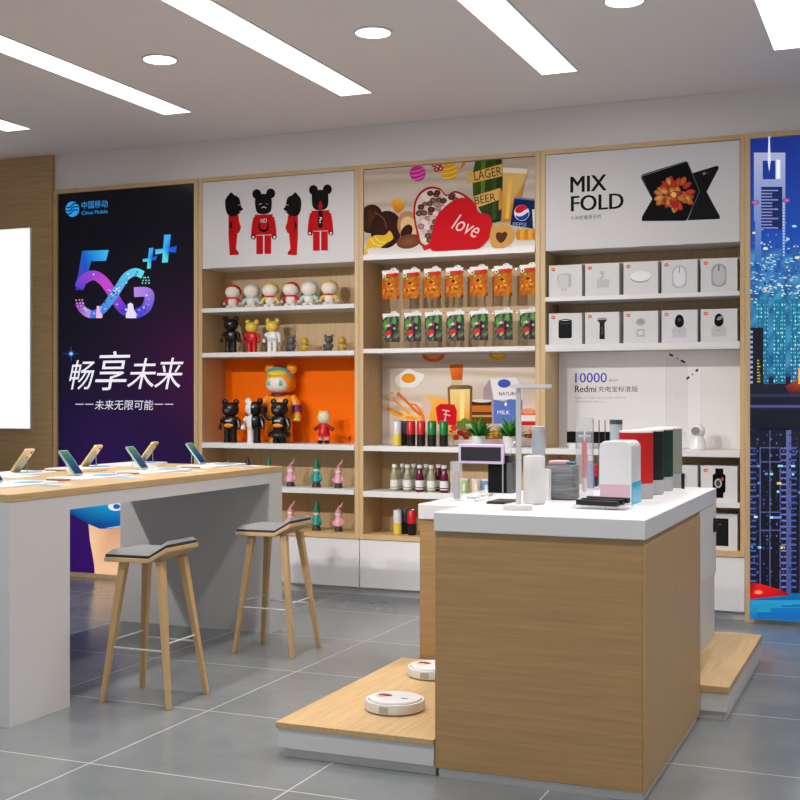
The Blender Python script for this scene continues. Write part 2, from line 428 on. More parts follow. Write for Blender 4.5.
# ================================================================== CITY BACKLIT PANEL
t = thing('lightbox_sign', 'tall backlit panel with a blue night city photograph, right edge', 'advertising panel', (-.25, YF, 0))
X0, X1, Z0, Z1 = -.862, .33, .03, 2.828
f = MB(); f.box(-.8915, X0, YF-.02, YF+.05, 0, 2.858); f.box(X1, .36, YF-.02, YF+.05, 0, 2.858); f.box(X0, X1, YF-.02, YF+.05, 2.828, 2.858); f.box(X0, X1, YF-.02, YF+.05, 0, .03)
f.build('frame', wood_v, t, True)
A = Art(YF, (0, 0, 1), .00002)
A.sheet(X0, X1, Z0, Z1, (5, 10, 30), .04)
def sky(a, b):
    if b > .76: return mixc((30, 80, 175), (12, 42, 130), (b-.76)/.24)
    if b > .5:
        n = random.random(); return mixc((20, 75, 130), (70, 160, 200), n) if b < .68 else mixc((25, 70, 150), (90, 170, 215), n*.8)
    if b > .1: return mixc((8, 12, 28), (28, 36, 72), random.random())
    return (10, 105, 165)
A.grid(X0, X1, Z0, Z1, 30, 70, sky)
PX0, PX1 = 751, 905
def win(u, v, w, h, c): A.rect(u, v, u+w, v+h, c)
for i in range(760):     # glittering districts
    v = random.triangular(222, 322, 290); u = random.uniform(PX0, PX1-3)
    c = random.choice([(150, 225, 240), (90, 190, 225), (40, 130, 190), (20, 70, 140), (200, 225, 235), (60, 180, 205), (15, 60, 120), (14, 50, 120), (20, 80, 160)] + ([(235, 200, 120)] if v < 300 else []))
    win(u, v, random.uniform(.6, 2.6), random.uniform(.5, 1.6), c)
for k in range(9):       # turquoise facades with mullions
    u = PX0+6+k*17
    A.rect(u, 300, u+12, 384, (35, 125, 165), (20, 100, 140))
    for v in range(304, 384, 4):
        for g in range(6): A.rect(u+g*2, v, u+g*2+1.4, v+random.uniform(1, 2.6), random.choice([(120, 215, 220), (90, 190, 205), (50, 140, 175), (30, 110, 150), (170, 235, 235)]))
    for g in range(3): A.rect(u+2+g*4, 300, u+2.7+g*4, 384, (15, 70, 110))
A.rect(PX0, 328, 764, 386, (8, 12, 26))
for v in range(331, 385, 5): A.rect(PX0, v, 753.5, v+2.6, (150, 170, 215)); 
for v in range(360, 384, 3): A.rect(758, v, 759.5+random.random()*2, v+1.3, (190, 180, 60))
for v, c in ((262, (110, 190, 235)), (279, (130, 205, 240)), (287, (215, 235, 235)), (293, (150, 220, 225))):
    for k in range(60): A.disc(random.uniform(PX0, PX1), v+random.gauss(0, 1.6), random.uniform(.8, 2.4), random.uniform(.4, .9), mixc(c, (255, 240, 200), random.random()*.5), n=8)
# pale tower with the open crown
A.rect(754.8, 154, 786, 222, (168, 172, 206), (110, 136, 196)); A.rect(756, 222, 762, 262, (110, 136, 196), (60, 110, 180)); A.rect(783, 222, 786, 262, (120, 146, 206), (60, 110, 180))
A.rect(763.5, 162, 776, 180.5, (18, 52, 140)); A.rect(777, 161, 781, 180, (238, 242, 250))
A.poly([(769.4, 138), (770.4, 138), (771.5, 162), (769.9, 173), (768.5, 162)], (225, 230, 245)); A.disc(770, 139, 1.4, 1.4, (150, 200, 240), n=8)
A.rect(762, 188, 783, 230, (20, 34, 90))
for k in range(13): A.rect(762, 191+k*3.1, 773 if k % 3 else 779, 192.3+k*3.1, (130, 140, 200))
for k in range(18): A.disc(784.5, 205+k*3, .8, .8, (210, 220, 245), n=6)
A.disc(756, 203.5, 4, 2.4, (255, 110, 70), n=10, col2=(60, 60, 170)); A.disc(787, 201.5, 4, 2.4, (255, 110, 70), n=10, col2=(60, 60, 170))
for k in range(40): A.disc(random.uniform(PX0, PX1), random.uniform(222, 300), random.uniform(.8, 2.6), random.uniform(.6, 1.5), random.choice([(250, 230, 170), (160, 220, 250), (220, 245, 255)]), n=8)
# dark rooftop band, then the near towers
A.rect(PX0, 385, PX1, 428, (12, 16, 34), (8, 12, 30)); A.rect(PX0, 394, PX1, 397, (40, 42, 80)); A.rect(PX0, 405, PX1, 408, (90, 84, 150), (60, 58, 120))
A.poly([(786, 386), (820, 368), (905, 362), (905, 392), (790, 394)], [(120, 20, 30), (240, 90, 20), (230, 90, 20), (80, 20, 40), (50, 10, 30)])
A.rect(799, 368, 806, 384, (250, 190, 60))
for bx in (751, 791, 832, 873):
    A.rect(bx, 430, bx+36, 592, (14, 18, 40))
    A.rect(bx+10, 447, bx+30, 592, (9, 11, 26))
    for xx in (bx+9.5, bx+29.5): A.rect(xx, 447, xx+1, 592, (90, 95, 160))
    A.rect(bx+19.4, 430, bx+20.2, 592, (100, 110, 165))
    for v in (447, 461, 511, 529): A.rect(bx+10, v, bx+30, v+1, (90, 95, 160))
    for v in range(447, 590, 6):
        A.rect(bx, v, bx+6, v+1.8, (70, 90, 165)); A.rect(bx+31, v, bx+38, v+1.8, (110, 120, 185))
    for k in range(14):
        win(bx+random.uniform(0, 30), random.choice([464, 472, 481, 490, 515, 545, 560])+random.random(), random.uniform(2, 6), 2.2, random.choice([(150, 225, 245), (240, 220, 120), (200, 235, 255), (90, 150, 220)]))
A.rect(787, 430, 792, 592, (95, 100, 160), (70, 80, 140))
A.poly([(PX0, 581), (762, 583), (780, 588), (793, 594), (780, 595), (PX0, 598)], [(120, 0, 10), (235, 20, 15), (220, 15, 15), (120, 0, 30), (190, 5, 20), (200, 5, 20)])
A.poly([(800, 590), (850, 580), (905, 584), (905, 600), (820, 600)], (200, 20, 20))
A.disc(759.5, 591, 5, 2.4, (255, 190, 120), n=12, col2=(240, 30, 15))
for bx in range(751, 900, 13):
    for v in range(434, 580, 4):
        for g in range(3):
            if random.random() < .55: A.rect(bx+g*3.4, v, bx+g*3.4+random.uniform(1, 2.2), v+random.uniform(1, 2.4), random.choice([(36, 48, 92), (60, 74, 130), (10, 14, 32), (24, 34, 70), (90, 104, 160)]))
A.rect(PX0, 598.5, PX1, 632, (40, 150, 200), (0, 110, 180))
for k in range(14): A.rect(PX0+random.uniform(0, 130), 601+random.uniform(0, 18), PX0+random.uniform(20, 154), 602+random.uniform(0, 18), (10, 90+random.randint(0, 80), 180))
A.clip(X0, X1, Z0, Z1)
A.build('lit_picture', backlit, t, True, smooth=False)

# ================================================================== SHELVING UNITS
PLY = .03
def unit(X0, X1, xl, xr, shelves, label, soffit):
    """X0,X1 inner faces; xl,xr outer faces; shelves = [(ztop, thick)]"""
    t = thing('shelving_unit', label, 'shelving unit', ((X0+X1)/2, YF, .38), 0, 'oak shelving units on the back wall')
    B(xl, X0, YF-.015, YB+.02, .377, 2.858).build('side_panel', wood_v, t, True, bevel=.002)
    B(X1, xr, YF-.015, YB+.02, .377, 2.858).build('side_panel', wood_v, t, True, bevel=.002)
    B(X0, X1, YB, YB+.02, .377, 2.83).build('back_panel', wood_v, t, True)
    B(X0, X1, YF-.015, YB+.02, 2.83, 2.858).build('top_panel', wood_x, t, True)
    B(X0, X1, YF-.015, YB, .377, .409).build('bottom_board', wood_x, t, True)
    for z, th in shelves:
        B(X0+.0005, X1-.0005, YF-.02, YB, z-th, z).build('shelf', white, t, True, bevel=.002)
    c = thing('base_cabinet', 'white gloss base cabinet '+soffit, 'cabinet', ((X0+X1)/2, YF, 0), 0, 'white base cabinets under the shelving')
    B(xl, xr, YF+.012, YB+.02, .05, .3765).build('body', white_m, c, True)
    B(xl+.002, xr-.002, YF-.008, YF+.0115, .055, .374).build('door', white, c, True, bevel=.002)
    B(xl, xr, YF+.03, YB, 0, .05).build('plinth', white_m, c, True)
    return t
UA = unit(-4.588, -3.41, -4.621, -3.3785, [(1.942, .03), (1.63, .032), (1.001, .036), (.703, .034)], 'oak shelving unit filled with toy figures, bear sign on top', 'under the toy figure shelves')
UB = unit(-3.346, -2.165, -3.3775, -2.1335, [(1.639, .03), (.996, .034), (.696, .038)], 'oak shelving unit with snacks and drinks under a sweets poster', 'under the snack and drink shelves')
UC = unit(-2.1, -.92, -2.1325, -.8925, [(1.941, .028), (1.645, .034), (.998, .036), (.694, .03)], 'oak shelving unit with white gadget boxes, nearest the city panel', 'under the gadget box shelves')
WHT = (214, 212, 214)
# ---- bear sign
U = UA; X0, X1 = -4.586, -3.412
bx = B(X0, X1, YF-.012, YB-.001, 2.222, 2.826).build('sign_box', white, U, True)
A = Art(YF-.0145, (190, 150, 4.4444)); A.sheet(X0+.002, X1-.002, 2.225, 2.824, WHT, .0022)
RED = (188, 14, 22); DK = (16, 12, 14)
for cx, d in ((193, 1), (458, -1)):       # side views
    A.poly([(cx-22*d, 288), (cx+22*d, 288), (cx+26*d, 320), (cx+34*d, 345), (cx+26*d, 366), (cx+18*d, 372), (cx+12*d, 440), (cx+24*d, 455), (cx+24*d, 466), (cx-17*d, 468), (cx-22*d, 380)], RED)
    A.poly([(cx-35*d, 262), (cx-36*d, 222), (cx-22*d, 200), (cx-10*d, 188), (cx+4*d, 200), (cx+24*d, 212), (cx+32*d, 240), (cx+36*d, 266), (cx+24*d, 284), (cx, 295), (cx-24*d, 288)], DK, True)
    A.stroke([(cx-4*d, 302), (cx-8*d, 335), (cx-3*d, 372)], 3, (90, 6, 12)); A.disc(cx+37*d, 262, 5, 7, DK); A.stroke([(cx+20*d, 246), (cx+32*d, 243)], 2.5, (190, 170, 172)); A.stroke([(cx+26*d, 274), (cx+36*d, 270)], 2.5, (190, 170, 172)); A.disc(cx-12*d, 335, 5, 16, (60, 6, 10))
for cx, k in ((328, 0), (580, 1)):
    dv = -18*k
    A.poly([(cx-32, 300+dv+8), (cx-46, 300+dv), (cx-56, 360+dv), (cx-54, 392+dv), (cx-36, 394+dv), (cx-30, 340+dv)], RED, True)
    A.poly([(cx+32, 300+dv+8), (cx+46, 298+dv), (cx+56, 358+dv), (cx+54, 390+dv), (cx+36, 392+dv), (cx+30, 340+dv)], RED, True)
    A.poly([(cx-40, 288+dv), (cx+40, 285+dv), (cx+32, 376+dv), (cx-32, 378+dv)], RED)
    A.rect(cx-33, 380+dv, cx-3, 463+dv+(3 if k else 0), RED); A.rect(cx+3, 379+dv, cx+33, 462+dv+(3 if k else 0), RED)
    A.stroke([(cx-30, 379+dv), (cx+30, 377+dv)], 2, (230, 215, 215), False)
    for s_ in (-1, 1): A.disc(cx+31*s_, 196+dv-(3 if s_ > 0 else 0), 20, 22, DK); A.disc(cx+47*s_, 386+dv, 11, 12, (120, 8, 14)); A.disc(cx+47*s_, 388+dv, 5, 6, WHT)
    A.poly([(cx-36, 210+dv), (cx, 195+dv), (cx+32, 208+dv), (cx+34, 262+dv), (cx+18, 282+dv), (cx-18, 284+dv), (cx-35, 265+dv)], DK, True)
A.stroke([(306, 242), (320, 238)], 3, (200, 190, 190)); A.stroke([(336, 238), (350, 242)], 3, (190, 80, 80)); A.stroke([(318, 258), (328, 253), (340, 258)], 3, (220, 214, 212)); A.disc(328, 340, 24, 26, DK); A.disc(328, 336, 17, 18, RED); A.text('NO', 315, 342, 306, 324, (235, 230, 230), 0, .02)
A.poly([(580, 222), (592, 250), (580, 272), (568, 252)], (170, 20, 24)); A.rect(570, 270, 590, 345, DK); A.text('?', 575, 587, 298, 325, (235, 230, 230), 0, .02)
A.build('bear_print', printed, U, True, smooth=False)
# ---- orange panel
A = Art(YB-.006, (190, 340, 4.4444)); A.sheet(-4.586, -3.412, 1.003, 1.595, (255, 116, 14), .005)
A.disc(711, 431, 5, 4, (120, 30, 10), n=8); A.rect(704, 436, 718, 441, (120, 30, 10)); A.rect(707, 443, 715, 449, (140, 20, 15))
A.build('orange_panel', printed, U, True, smooth=False)

# ---- sweets poster
U = UB; X0, X1 = -3.344, -2.167
B(X0, X1, YF-.006, YB-.001, 2.26, 2.826).build('sign_box', white, U, True)
B(X0, X1, YF-.02, YB-.001, 2.226, 2.2595).build('shelf', white, U, True)
A = Art(YF-.0085, (360, 150, 4.2105)); A.sheet(X0+.001, X1-.001, 2.261, 2.825, (196, 178, 160), .0022)
def wx(a, b):
    k = math.sin(b*40+3*math.sin(b*17+a*2))*.5+.5
    return mixc((178, 160, 142), (214, 200, 184), k) if b > .2 else (222, 214, 206)
def planks(A, X0, X1, Z0, Z1, base=(206, 192, 178), lo=(186, 170, 154)):
    A.grid(X0, X1, Z0, Z1, 10, 60, lambda a, b: mixc(lo, base, .5+.5*math.sin(b*31+2*math.sin(a*3+b*13))))
planks(A, X0+.001, X1-.001, 2.33, 2.824)
A.grid(X0+.001, X1-.001, 2.261, 2.33, 6, 3, lambda a, b: mixc((232, 228, 224), (214, 202, 190), b))
BR, BR2 = (48, 20, 12), (86, 40, 22)
A.disc(45, 290, 50, 62, BR2, .3, col2=BR); A.disc(110, 335, 66, 80, (60, 26, 16), .2, col2=BR); A.stroke([(62, 262), (100, 290), (112, 330)], 3, (130, 90, 70))
A.disc(205, 320, 48, 62, (210, 160, 110), -.2, col2=(190, 130, 80)); A.disc(205, 325, 34, 46, (226, 190, 140), -.2); A.disc(196, 345, 22, 34, BR, .5)
A.disc(205, 385, 52, 30, (140, 84, 52), -.2, col2=(110, 60, 34))
A.poly([(134, 215), (160, 203), (186, 222), (184, 246), (158, 264), (138, 244)], [(240, 180, 70), (235, 170, 50), (220, 140, 30), (200, 110, 20), (210, 130, 30), (230, 160, 50)], True)
A.poly([(30, 385), (60, 360), (105, 358), (125, 340), (140, 372), (112, 392), (85, 410), (40, 414), (22, 430)], (232, 186, 50), True); A.stroke([(45, 372), (60, 395), (88, 405)], 4, (250, 225, 120)); A.stroke([(62, 362), (80, 385), (105, 388)], 4, (250, 225, 120))
A.poly([(20, 412), (34, 432), (24, 452), (20, 452)], (226, 170, 50))
for cx, cy, r, c1, c2 in ((243, 98, 34, (205, 40, 150), (235, 130, 200)), (377, 90, 38, (232, 170, 30), (250, 215, 110))):
    A.stroke([(cx+10, cy+r), (cx+28, cy+r+60)], 2, (225, 215, 205), False)
    A.disc(cx, cy, r, r, c1)
    for k in (-.4, .1, .6): A.stroke([(cx-r*.85, cy+r*k+6), (cx, cy+r*k-6+10), (cx+r*.85, cy+r*k-10)], 4, c2)
for u, v in ((312, 62), (335, 58), (322, 82), (340, 78)): A.disc(u, v, 12, 11, (190, 20, 44), n=10); A.disc(u, v, 4, 4, (250, 220, 200), n=6)
A.poly([(430, 40), (448, 42), (440, 66), (420, 86)], (222, 130, 60))
HB = [(265, 408), (240, 350), (226, 285), (228, 225), (250, 180), (290, 155), (335, 160), (365, 188), (400, 172), (445, 190), (490, 240), (470, 330), (380, 400)]
A.poly(HB, (172, 20, 26), True)
A.poly([(a+(340-a)*.07, b+(285-b)*.07) for a, b in HB], (222, 206, 200), True)
def inside(p, poly):
    r = False; j = len(poly)-1
    for i in range(len(poly)):
        if (poly[i][1] > p[1]) != (poly[j][1] > p[1]) and p[0] < (poly[j][0]-poly[i][0])*(p[1]-poly[i][1])/(poly[j][1]-poly[i][1])+poly[i][0]: r = not r
        j = i
    return r
HI = [(a+(345-a)*.16, b+(280-b)*.16) for a, b in HB]
cells = [(236+24*i+(12 if j % 2 else 0)+random.uniform(-3, 3), 172+19*j+random.uniform(-3, 3)) for j in range(13) for i in range(9)]
for u, v in cells:
    if not inside((u, v), HI): continue
    r = random.uniform(11, 16); c = random.choice([(96, 50, 38), (210, 176, 170), (150, 110, 104), (232, 214, 206), (70, 34, 26)])
    A.disc(u, v, r, r*.85, mixc(c, (255, 240, 235), .35), n=10, col2=c)
for u, v in ((297, 183), (327, 180), (385, 200), (352, 214), (258, 240), (300, 250)): A.disc(u, v, 14, 12, (120, 66, 52), n=10, col2=(50, 20, 14))
A.poly([(262, 408), (302, 388), (304, 412), (272, 424)], (214, 30, 34))
# bottle and glass
A.poly([(486, 40), (598, 32), (604, 150), (594, 300), (540, 312), (478, 205), (474, 110)], [(60, 84, 20), (40, 60, 14), (30, 52, 14), (22, 44, 12), (26, 48, 14), (52, 80, 22), (60, 88, 24)])
A.poly([(512, 40), (530, 38), (524, 230), (508, 222)], (96, 120, 44)); A.poly([(556, 36), (574, 34), (576, 290), (558, 296)], (54, 80, 28))
A.poly([(603, 86), (706, 90), (690, 150), (655, 300), (598, 305)], [(225, 190, 110), (225, 190, 120), (200, 140, 40), (190, 120, 30), (200, 130, 30)]); A.poly([(603, 74), (707, 80), (702, 100), (603, 96)], (238, 228, 210))
A.poly([(628, 110), (645, 112), (628, 290), (612, 290)], (236, 190, 90))
GD = (222, 176, 96)
A.poly([(440, 100), (486, 92), (600, 58), (600, 110), (482, 138), (446, 142), (460, 122)], GD); A.poly([(478, 196), (592, 160), (592, 208), (490, 244)], GD)
A.text('LAGER', 484, 600, 92, 130, (60, 40, 20), 0, 0, .13); A.text('BEER', 486, 574, 198, 231, (60, 40, 20), 0, 0, .13)
A.poly([(590, 160), (604, 200), (600, 240), (585, 250)], (200, 140, 60), True)
HR = [(303, 424), (302, 360), (322, 285), (360, 238), (405, 208), (450, 202), (486, 226), (500, 262), (540, 272), (556, 300), (556, 345), (535, 385), (490, 420), (400, 427)]
A.poly(HR, [(205, 16, 30)]*56, True)
A.text('love', 384, 500, 262, 330, (246, 214, 208), .3, .0, -.42)
A.poly([(652, 196), (742, 206), (732, 332), (633, 316)], (12, 28, 86)); A.poly([(652, 196), (742, 206), (740, 214), (650, 204)], (120, 130, 170))
A.disc(682, 265, 32, 34, (232, 232, 236)); 
A.poly([(654, 258), (660, 242), (676, 232), (694, 234), (708, 246), (694, 254), (680, 264), (664, 266)], (196, 24, 36), True)
A.poly([(656, 275), (668, 280), (684, 278), (700, 268), (711, 262), (708, 282), (694, 294), (676, 297), (662, 288)], (30, 60, 160), True)
A.text('PEPSI', 644, 700, 305, 322, (150, 170, 210), 0, 0, -.08)
A.poly([(600, 312), (622, 318), (646, 335), (650, 366), (634, 396), (596, 416), (560, 410), (548, 380), (552, 338), (560, 318), (578, 322)], (214, 160, 84), True)
A.poly([(598, 350), (612, 344), (622, 356), (612, 378), (594, 392), (576, 376), (574, 354), (586, 346)], (92, 46, 26), True)
for k in range(5): A.disc(668+k*17, 357, 11, 24, (236, 170, 40) if k % 2 else (212, 130, 24), n=12)
A.poly([(726, 250), (744, 250), (744, 330), (730, 330)], (214, 220, 214))
A.clip(X0+.001, X1-.001, 2.261, 2.824); A.build('sweets_print', printed, U, True, smooth=False)
# ---- breakfast picture behind the cans
A = Art(YB-.005, (360, 340, 4)); A.sheet(X0, X1, .998, 1.607, (206, 192, 178), .004)
planks(A, X0, X1, .998, 1.607, (228, 214, 200), (204, 186, 168))
A.disc(293, 60, 46, 28, (226, 96, 30), col2=(214, 110, 40)); A.disc(293, 58, 30, 18, (240, 150, 90)); A.disc(550, 62, 34, 18, (240, 170, 40)); A.disc(552, 58, 22, 12, (250, 210, 90))
A.poly([(140, 150), (170, 130), (195, 115), (225, 128), (258, 140), (240, 170), (215, 190), (180, 190), (150, 185)], (246, 244, 240), True); A.disc(194, 153, 28, 19, (244, 168, 30), col2=(236, 150, 20))
A.stroke([(100, 232), (125, 240), (140, 232)], 6, (226, 150, 40)); A.stroke([(105, 272), (150, 290), (190, 310), (240, 315)], 13, (240, 150, 40)); A.stroke([(150, 212), (190, 250), (230, 290), (260, 310)], 11, (226, 110, 30)); A.stroke([(120, 290), (170, 312), (220, 330)], 9, (245, 190, 90))
A.stroke([(98, 236), (140, 244), (176, 276), (214, 306), (252, 318)], lambda t: 4+9*t, (244, 164, 50)); A.stroke([(196, 256), (224, 262), (250, 300), (262, 326)], lambda t: 5+10*t, (236, 120, 30)); A.stroke([(170, 306), (210, 300), (244, 326)], 9, (250, 196, 90)); A.disc(128, 212, 5, 5, (230, 140, 40), n=8); A.disc(152, 222, 5, 5, (230, 140, 40), n=8)
A.poly([(244, 218), (356, 238), (350, 330), (262, 330)], [(250, 190, 90), (246, 180, 80), (240, 150, 30), (244, 160, 40)]); A.poly([(244, 218), (262, 222), (290, 250), (275, 330), (262, 330)], (225, 190, 170))
A.poly([(357, 98), (413, 97), (409, 160), (367, 160)], [(236, 130, 50), (226, 110, 40), (200, 80, 30), (216, 96, 36)]); A.rect(366, 160, 410, 182, (214, 196, 160))
A.poly([(350, 190), (366, 180), (436, 180), (450, 186), (448, 335), (356, 335)], [(120, 90, 60), (150, 120, 80), (150, 120, 80), (110, 80, 50), (150, 90, 20), (160, 100, 20)])
A.poly([(360, 198), (440, 196), (438, 325), (364, 325)], [(246, 222, 150), (246, 220, 140), (226, 150, 30), (232, 160, 40)]); A.poly([(400, 200), (420, 200), (416, 320), (398, 320)], (250, 226, 150))
A.poly([(303, 270), (322, 255), (378, 258), (388, 285), (384, 342), (312, 338)], [(206, 20, 36)]*6); A.stroke([(330, 280), (358, 285)], 5, (240, 200, 200)); A.stroke([(335, 296), (362, 303)], 4, (240, 200, 200)); A.stroke([(345, 280), (340, 325)], 4, (240, 200, 200))
A.rect(448, 243, 528, 335, (60, 34, 26), (120, 64, 30)); A.rect(448, 262, 528, 288, (196, 110, 40)); A.disc(488, 243, 40, 7, (226, 216, 204)); A.rect(448, 300, 528, 308, (200, 160, 90))
A.poly([(492, 238), (494, 195), (520, 155), (537, 205), (537, 330), (528, 330), (525, 240)], [(176, 150, 160)]*7)
A.poly([(520, 155), (625, 150), (650, 200), (650, 236), (535, 240)], (238, 236, 240))
A.poly([(535, 238), (575, 246), (600, 236), (650, 242), (650, 335), (535, 335)], (92, 120, 196)); A.disc(577, 174, 26, 17, (70, 92, 180)); A.text('NATURAL', 556, 640, 208, 222, (60, 60, 100), 0, .02); A.text('MILK', 550, 600, 282, 297, (236, 238, 246), 0, .02)
A.poly([(583, 246), (590, 258), (583, 266), (577, 258)], (240, 240, 248))
for i in range(60):
    u = random.uniform(360, 700); v = random.uniform(332, 418)
    A.disc(u, v, random.uniform(9, 20), random.uniform(8, 14), random.choice([(190, 80, 30), (214, 130, 40), (150, 40, 20), (232, 170, 90), (120, 46, 24), (90, 110, 40), (206, 60, 40)]), random.random(), n=10)
A.disc(675, 300, 42, 26, (214, 70, 50)); A.poly([(636, 300), (712, 300), (706, 345), (644, 345)], (236, 226, 222)); A.rect(640, 325, 710, 342, (196, 40, 44)); A.disc(675, 285, 30, 12, (236, 150, 110)); A.disc(668, 414, 40, 9, (244, 240, 236))
for k in range(6): A.disc(515+k*11, 382-k*2, 8, 15, (238, 180, 50) if k % 2 else (206, 130, 30), n=10)
A.disc(420, 325, 16, 12, (90, 130, 50)); A.disc(405, 345, 20, 14, (100, 120, 50))
A.poly([(380, 400), (700, 392), (700, 425), (380, 425)], (232, 222, 216))
A.clip(X0, X1, .998, 1.607); A.build('breakfast_print', printed, U, True, smooth=False)

# ---- folding phone sign
U = UC; X0, X1 = -2.098, -.922
B(X0, X1, YF-.012, YB-.001, 2.23, 2.826).build('sign_box', white, U, True)
A = Art(YF-.0145, (530, 130, 3.478)); A.sheet(X0+.002, X1-.002, 2.232, 2.824, WHT, .0022)
K = (18, 18, 20)
A.text('MIX', 140, 267, 163, 218, K, 0, .04); A.text('FOLD', 142, 326, 230, 284, K, 0, .04); A.text('小米折叠屏手机', 141, 248, 299, 314, (70, 70, 74))
A.poly([(388, 314), (390, 300), (425, 240), (386, 168), (388, 158), (395, 153), (540, 108), (548, 112), (590, 215), (545, 312), (540, 316), (392, 317)], (10, 10, 12))
A.poly([(565, 150), (650, 124), (657, 128), (656, 136), (614, 215), (660, 298), (661, 308), (654, 310), (548, 314), (590, 214)], (22, 22, 26))
A.stroke([(390, 160), (542, 110)], 2.5, (130, 130, 136), False); A.stroke([(548, 112), (590, 214), (545, 314)], 3, (90, 90, 96), False); A.stroke([(655, 134), (614, 215), (659, 300)], 2, (80, 80, 86), False)
A.poly([(425, 240), (386, 168), (389, 160), (426, 238)], (70, 70, 76))
for i in range(60):
    a = random.uniform(0, 2*PI); r = 44*(1-i/60)+4; c = random.choice([(236, 120, 30), (226, 80, 36), (250, 180, 90), (200, 66, 50), (236, 140, 90)])
    u, v = 500+r*math.cos(a)*1.25, 222+r*math.sin(a)*1.1
    A.disc(u, v, 18, 10, c, a, n=10, col2=mixc(c, (60, 10, 10), .35))
A.disc(500, 225, 10, 9, (250, 200, 120)); A.disc(505, 262, 14, 10, (180, 40, 50)); A.disc(606, 152, 6, 4, (140, 140, 150), -.4); A.disc(618, 150, 4, 4, (60, 60, 66))
A.build('phone_print', printed, U, True, smooth=False)
# ---- power bank panel in the white niche
A = Art(YB-.005, (540, 340, 3.636)); A.sheet(X0, X1, 1.0, 1.608, (226, 224, 224), .004)
BL = (60, 56, 190)
A.text('10000', 128, 243, 120, 155, BL, 0, .01); A.text('毫安时', 250, 284, 142, 152, (120, 120, 190))
A.text('Redmi', 127, 205, 166, 190, K, 0, .02); A.text('充电宝标准版', 212, 356, 168, 189, (60, 60, 62))
for v, w in ((209, 312), (223, 236)): A.text('————————————' if 0 else '轻薄小巧 双输入接口 大容量 快速充电' if v == 209 else '多重安全保护 轻松出行', 128, w, v-3, v+5, (176, 176, 180))
A.poly([(458, 60), (470, 50), (538, 90), (538, 320), (458, 320)], (219, 217, 218)); A.poly([(538, 90), (586, 100), (586, 320), (538, 320)], (230, 229, 229))
A.stroke([(458, 60), (458, 320)], 1.5, (196, 196, 198), False); A.stroke([(586, 100), (586, 320)], 1.2, (204, 204, 206), False)
for a, b, w in (((470, 52), (484, 58), 7), ((512, 74), (528, 82), 7), ((496, 66), (502, 69), 4), ((566, 114), (575, 107), 8), ((533, 142), (543, 134), 8), ((552, 127), (557, 123), 4)): A.stroke([a, b], w, (44, 44, 48), False)
A.rect(496, 180, 499, 215, (232, 200, 200))
A.build('power_bank_print', printed, U, True, smooth=False)
B(X0, X1, YF-.02, YF-.012, 1.602, 1.6108).build('shelf_lip', white, U, True)
B(X0+.03, X1-.03, YF-.01, YF+.01, 1.6085, 1.6105).build('led_strip', led_m, U, True)

# ================================================================== TOY FIGURES
def M(n, c, r=.4): return mat(n, c, r)
pl = {'black': M('toy_black', (20, 18, 20), .25), 'white': M('toy_white', (232, 230, 228), .3), 'red': M('toy_red', (206, 24, 30), .3), 'yellow': M('toy_yellow', (226, 196, 70), .35),
      'cream': M('toy_cream', (240, 228, 216), .35), 'lblue': M('toy_pale_blue', (176, 214, 226), .35), 'orange': M('toy_orange', (246, 150, 24), .35), 'pink': M('toy_pink', (226, 166, 182), .45),
      'teal': M('toy_teal', (20, 150, 142), .4), 'dk': M('toy_charcoal', (62, 54, 56), .4), 'purple': M('toy_purple', (110, 30, 110), .35), 'gold': M('toy_gold', (202, 164, 62), .3, ), 'grey': M('toy_grey', (92, 86, 88), .35),
      'dred': M('toy_dark_red', (130, 20, 30), .4), 'skin': M('toy_face', (238, 222, 210), .4), 'lgrey': M('toy_silver', (178, 182, 196), .35), 'green': M('toy_green', (18, 136, 106), .4)}
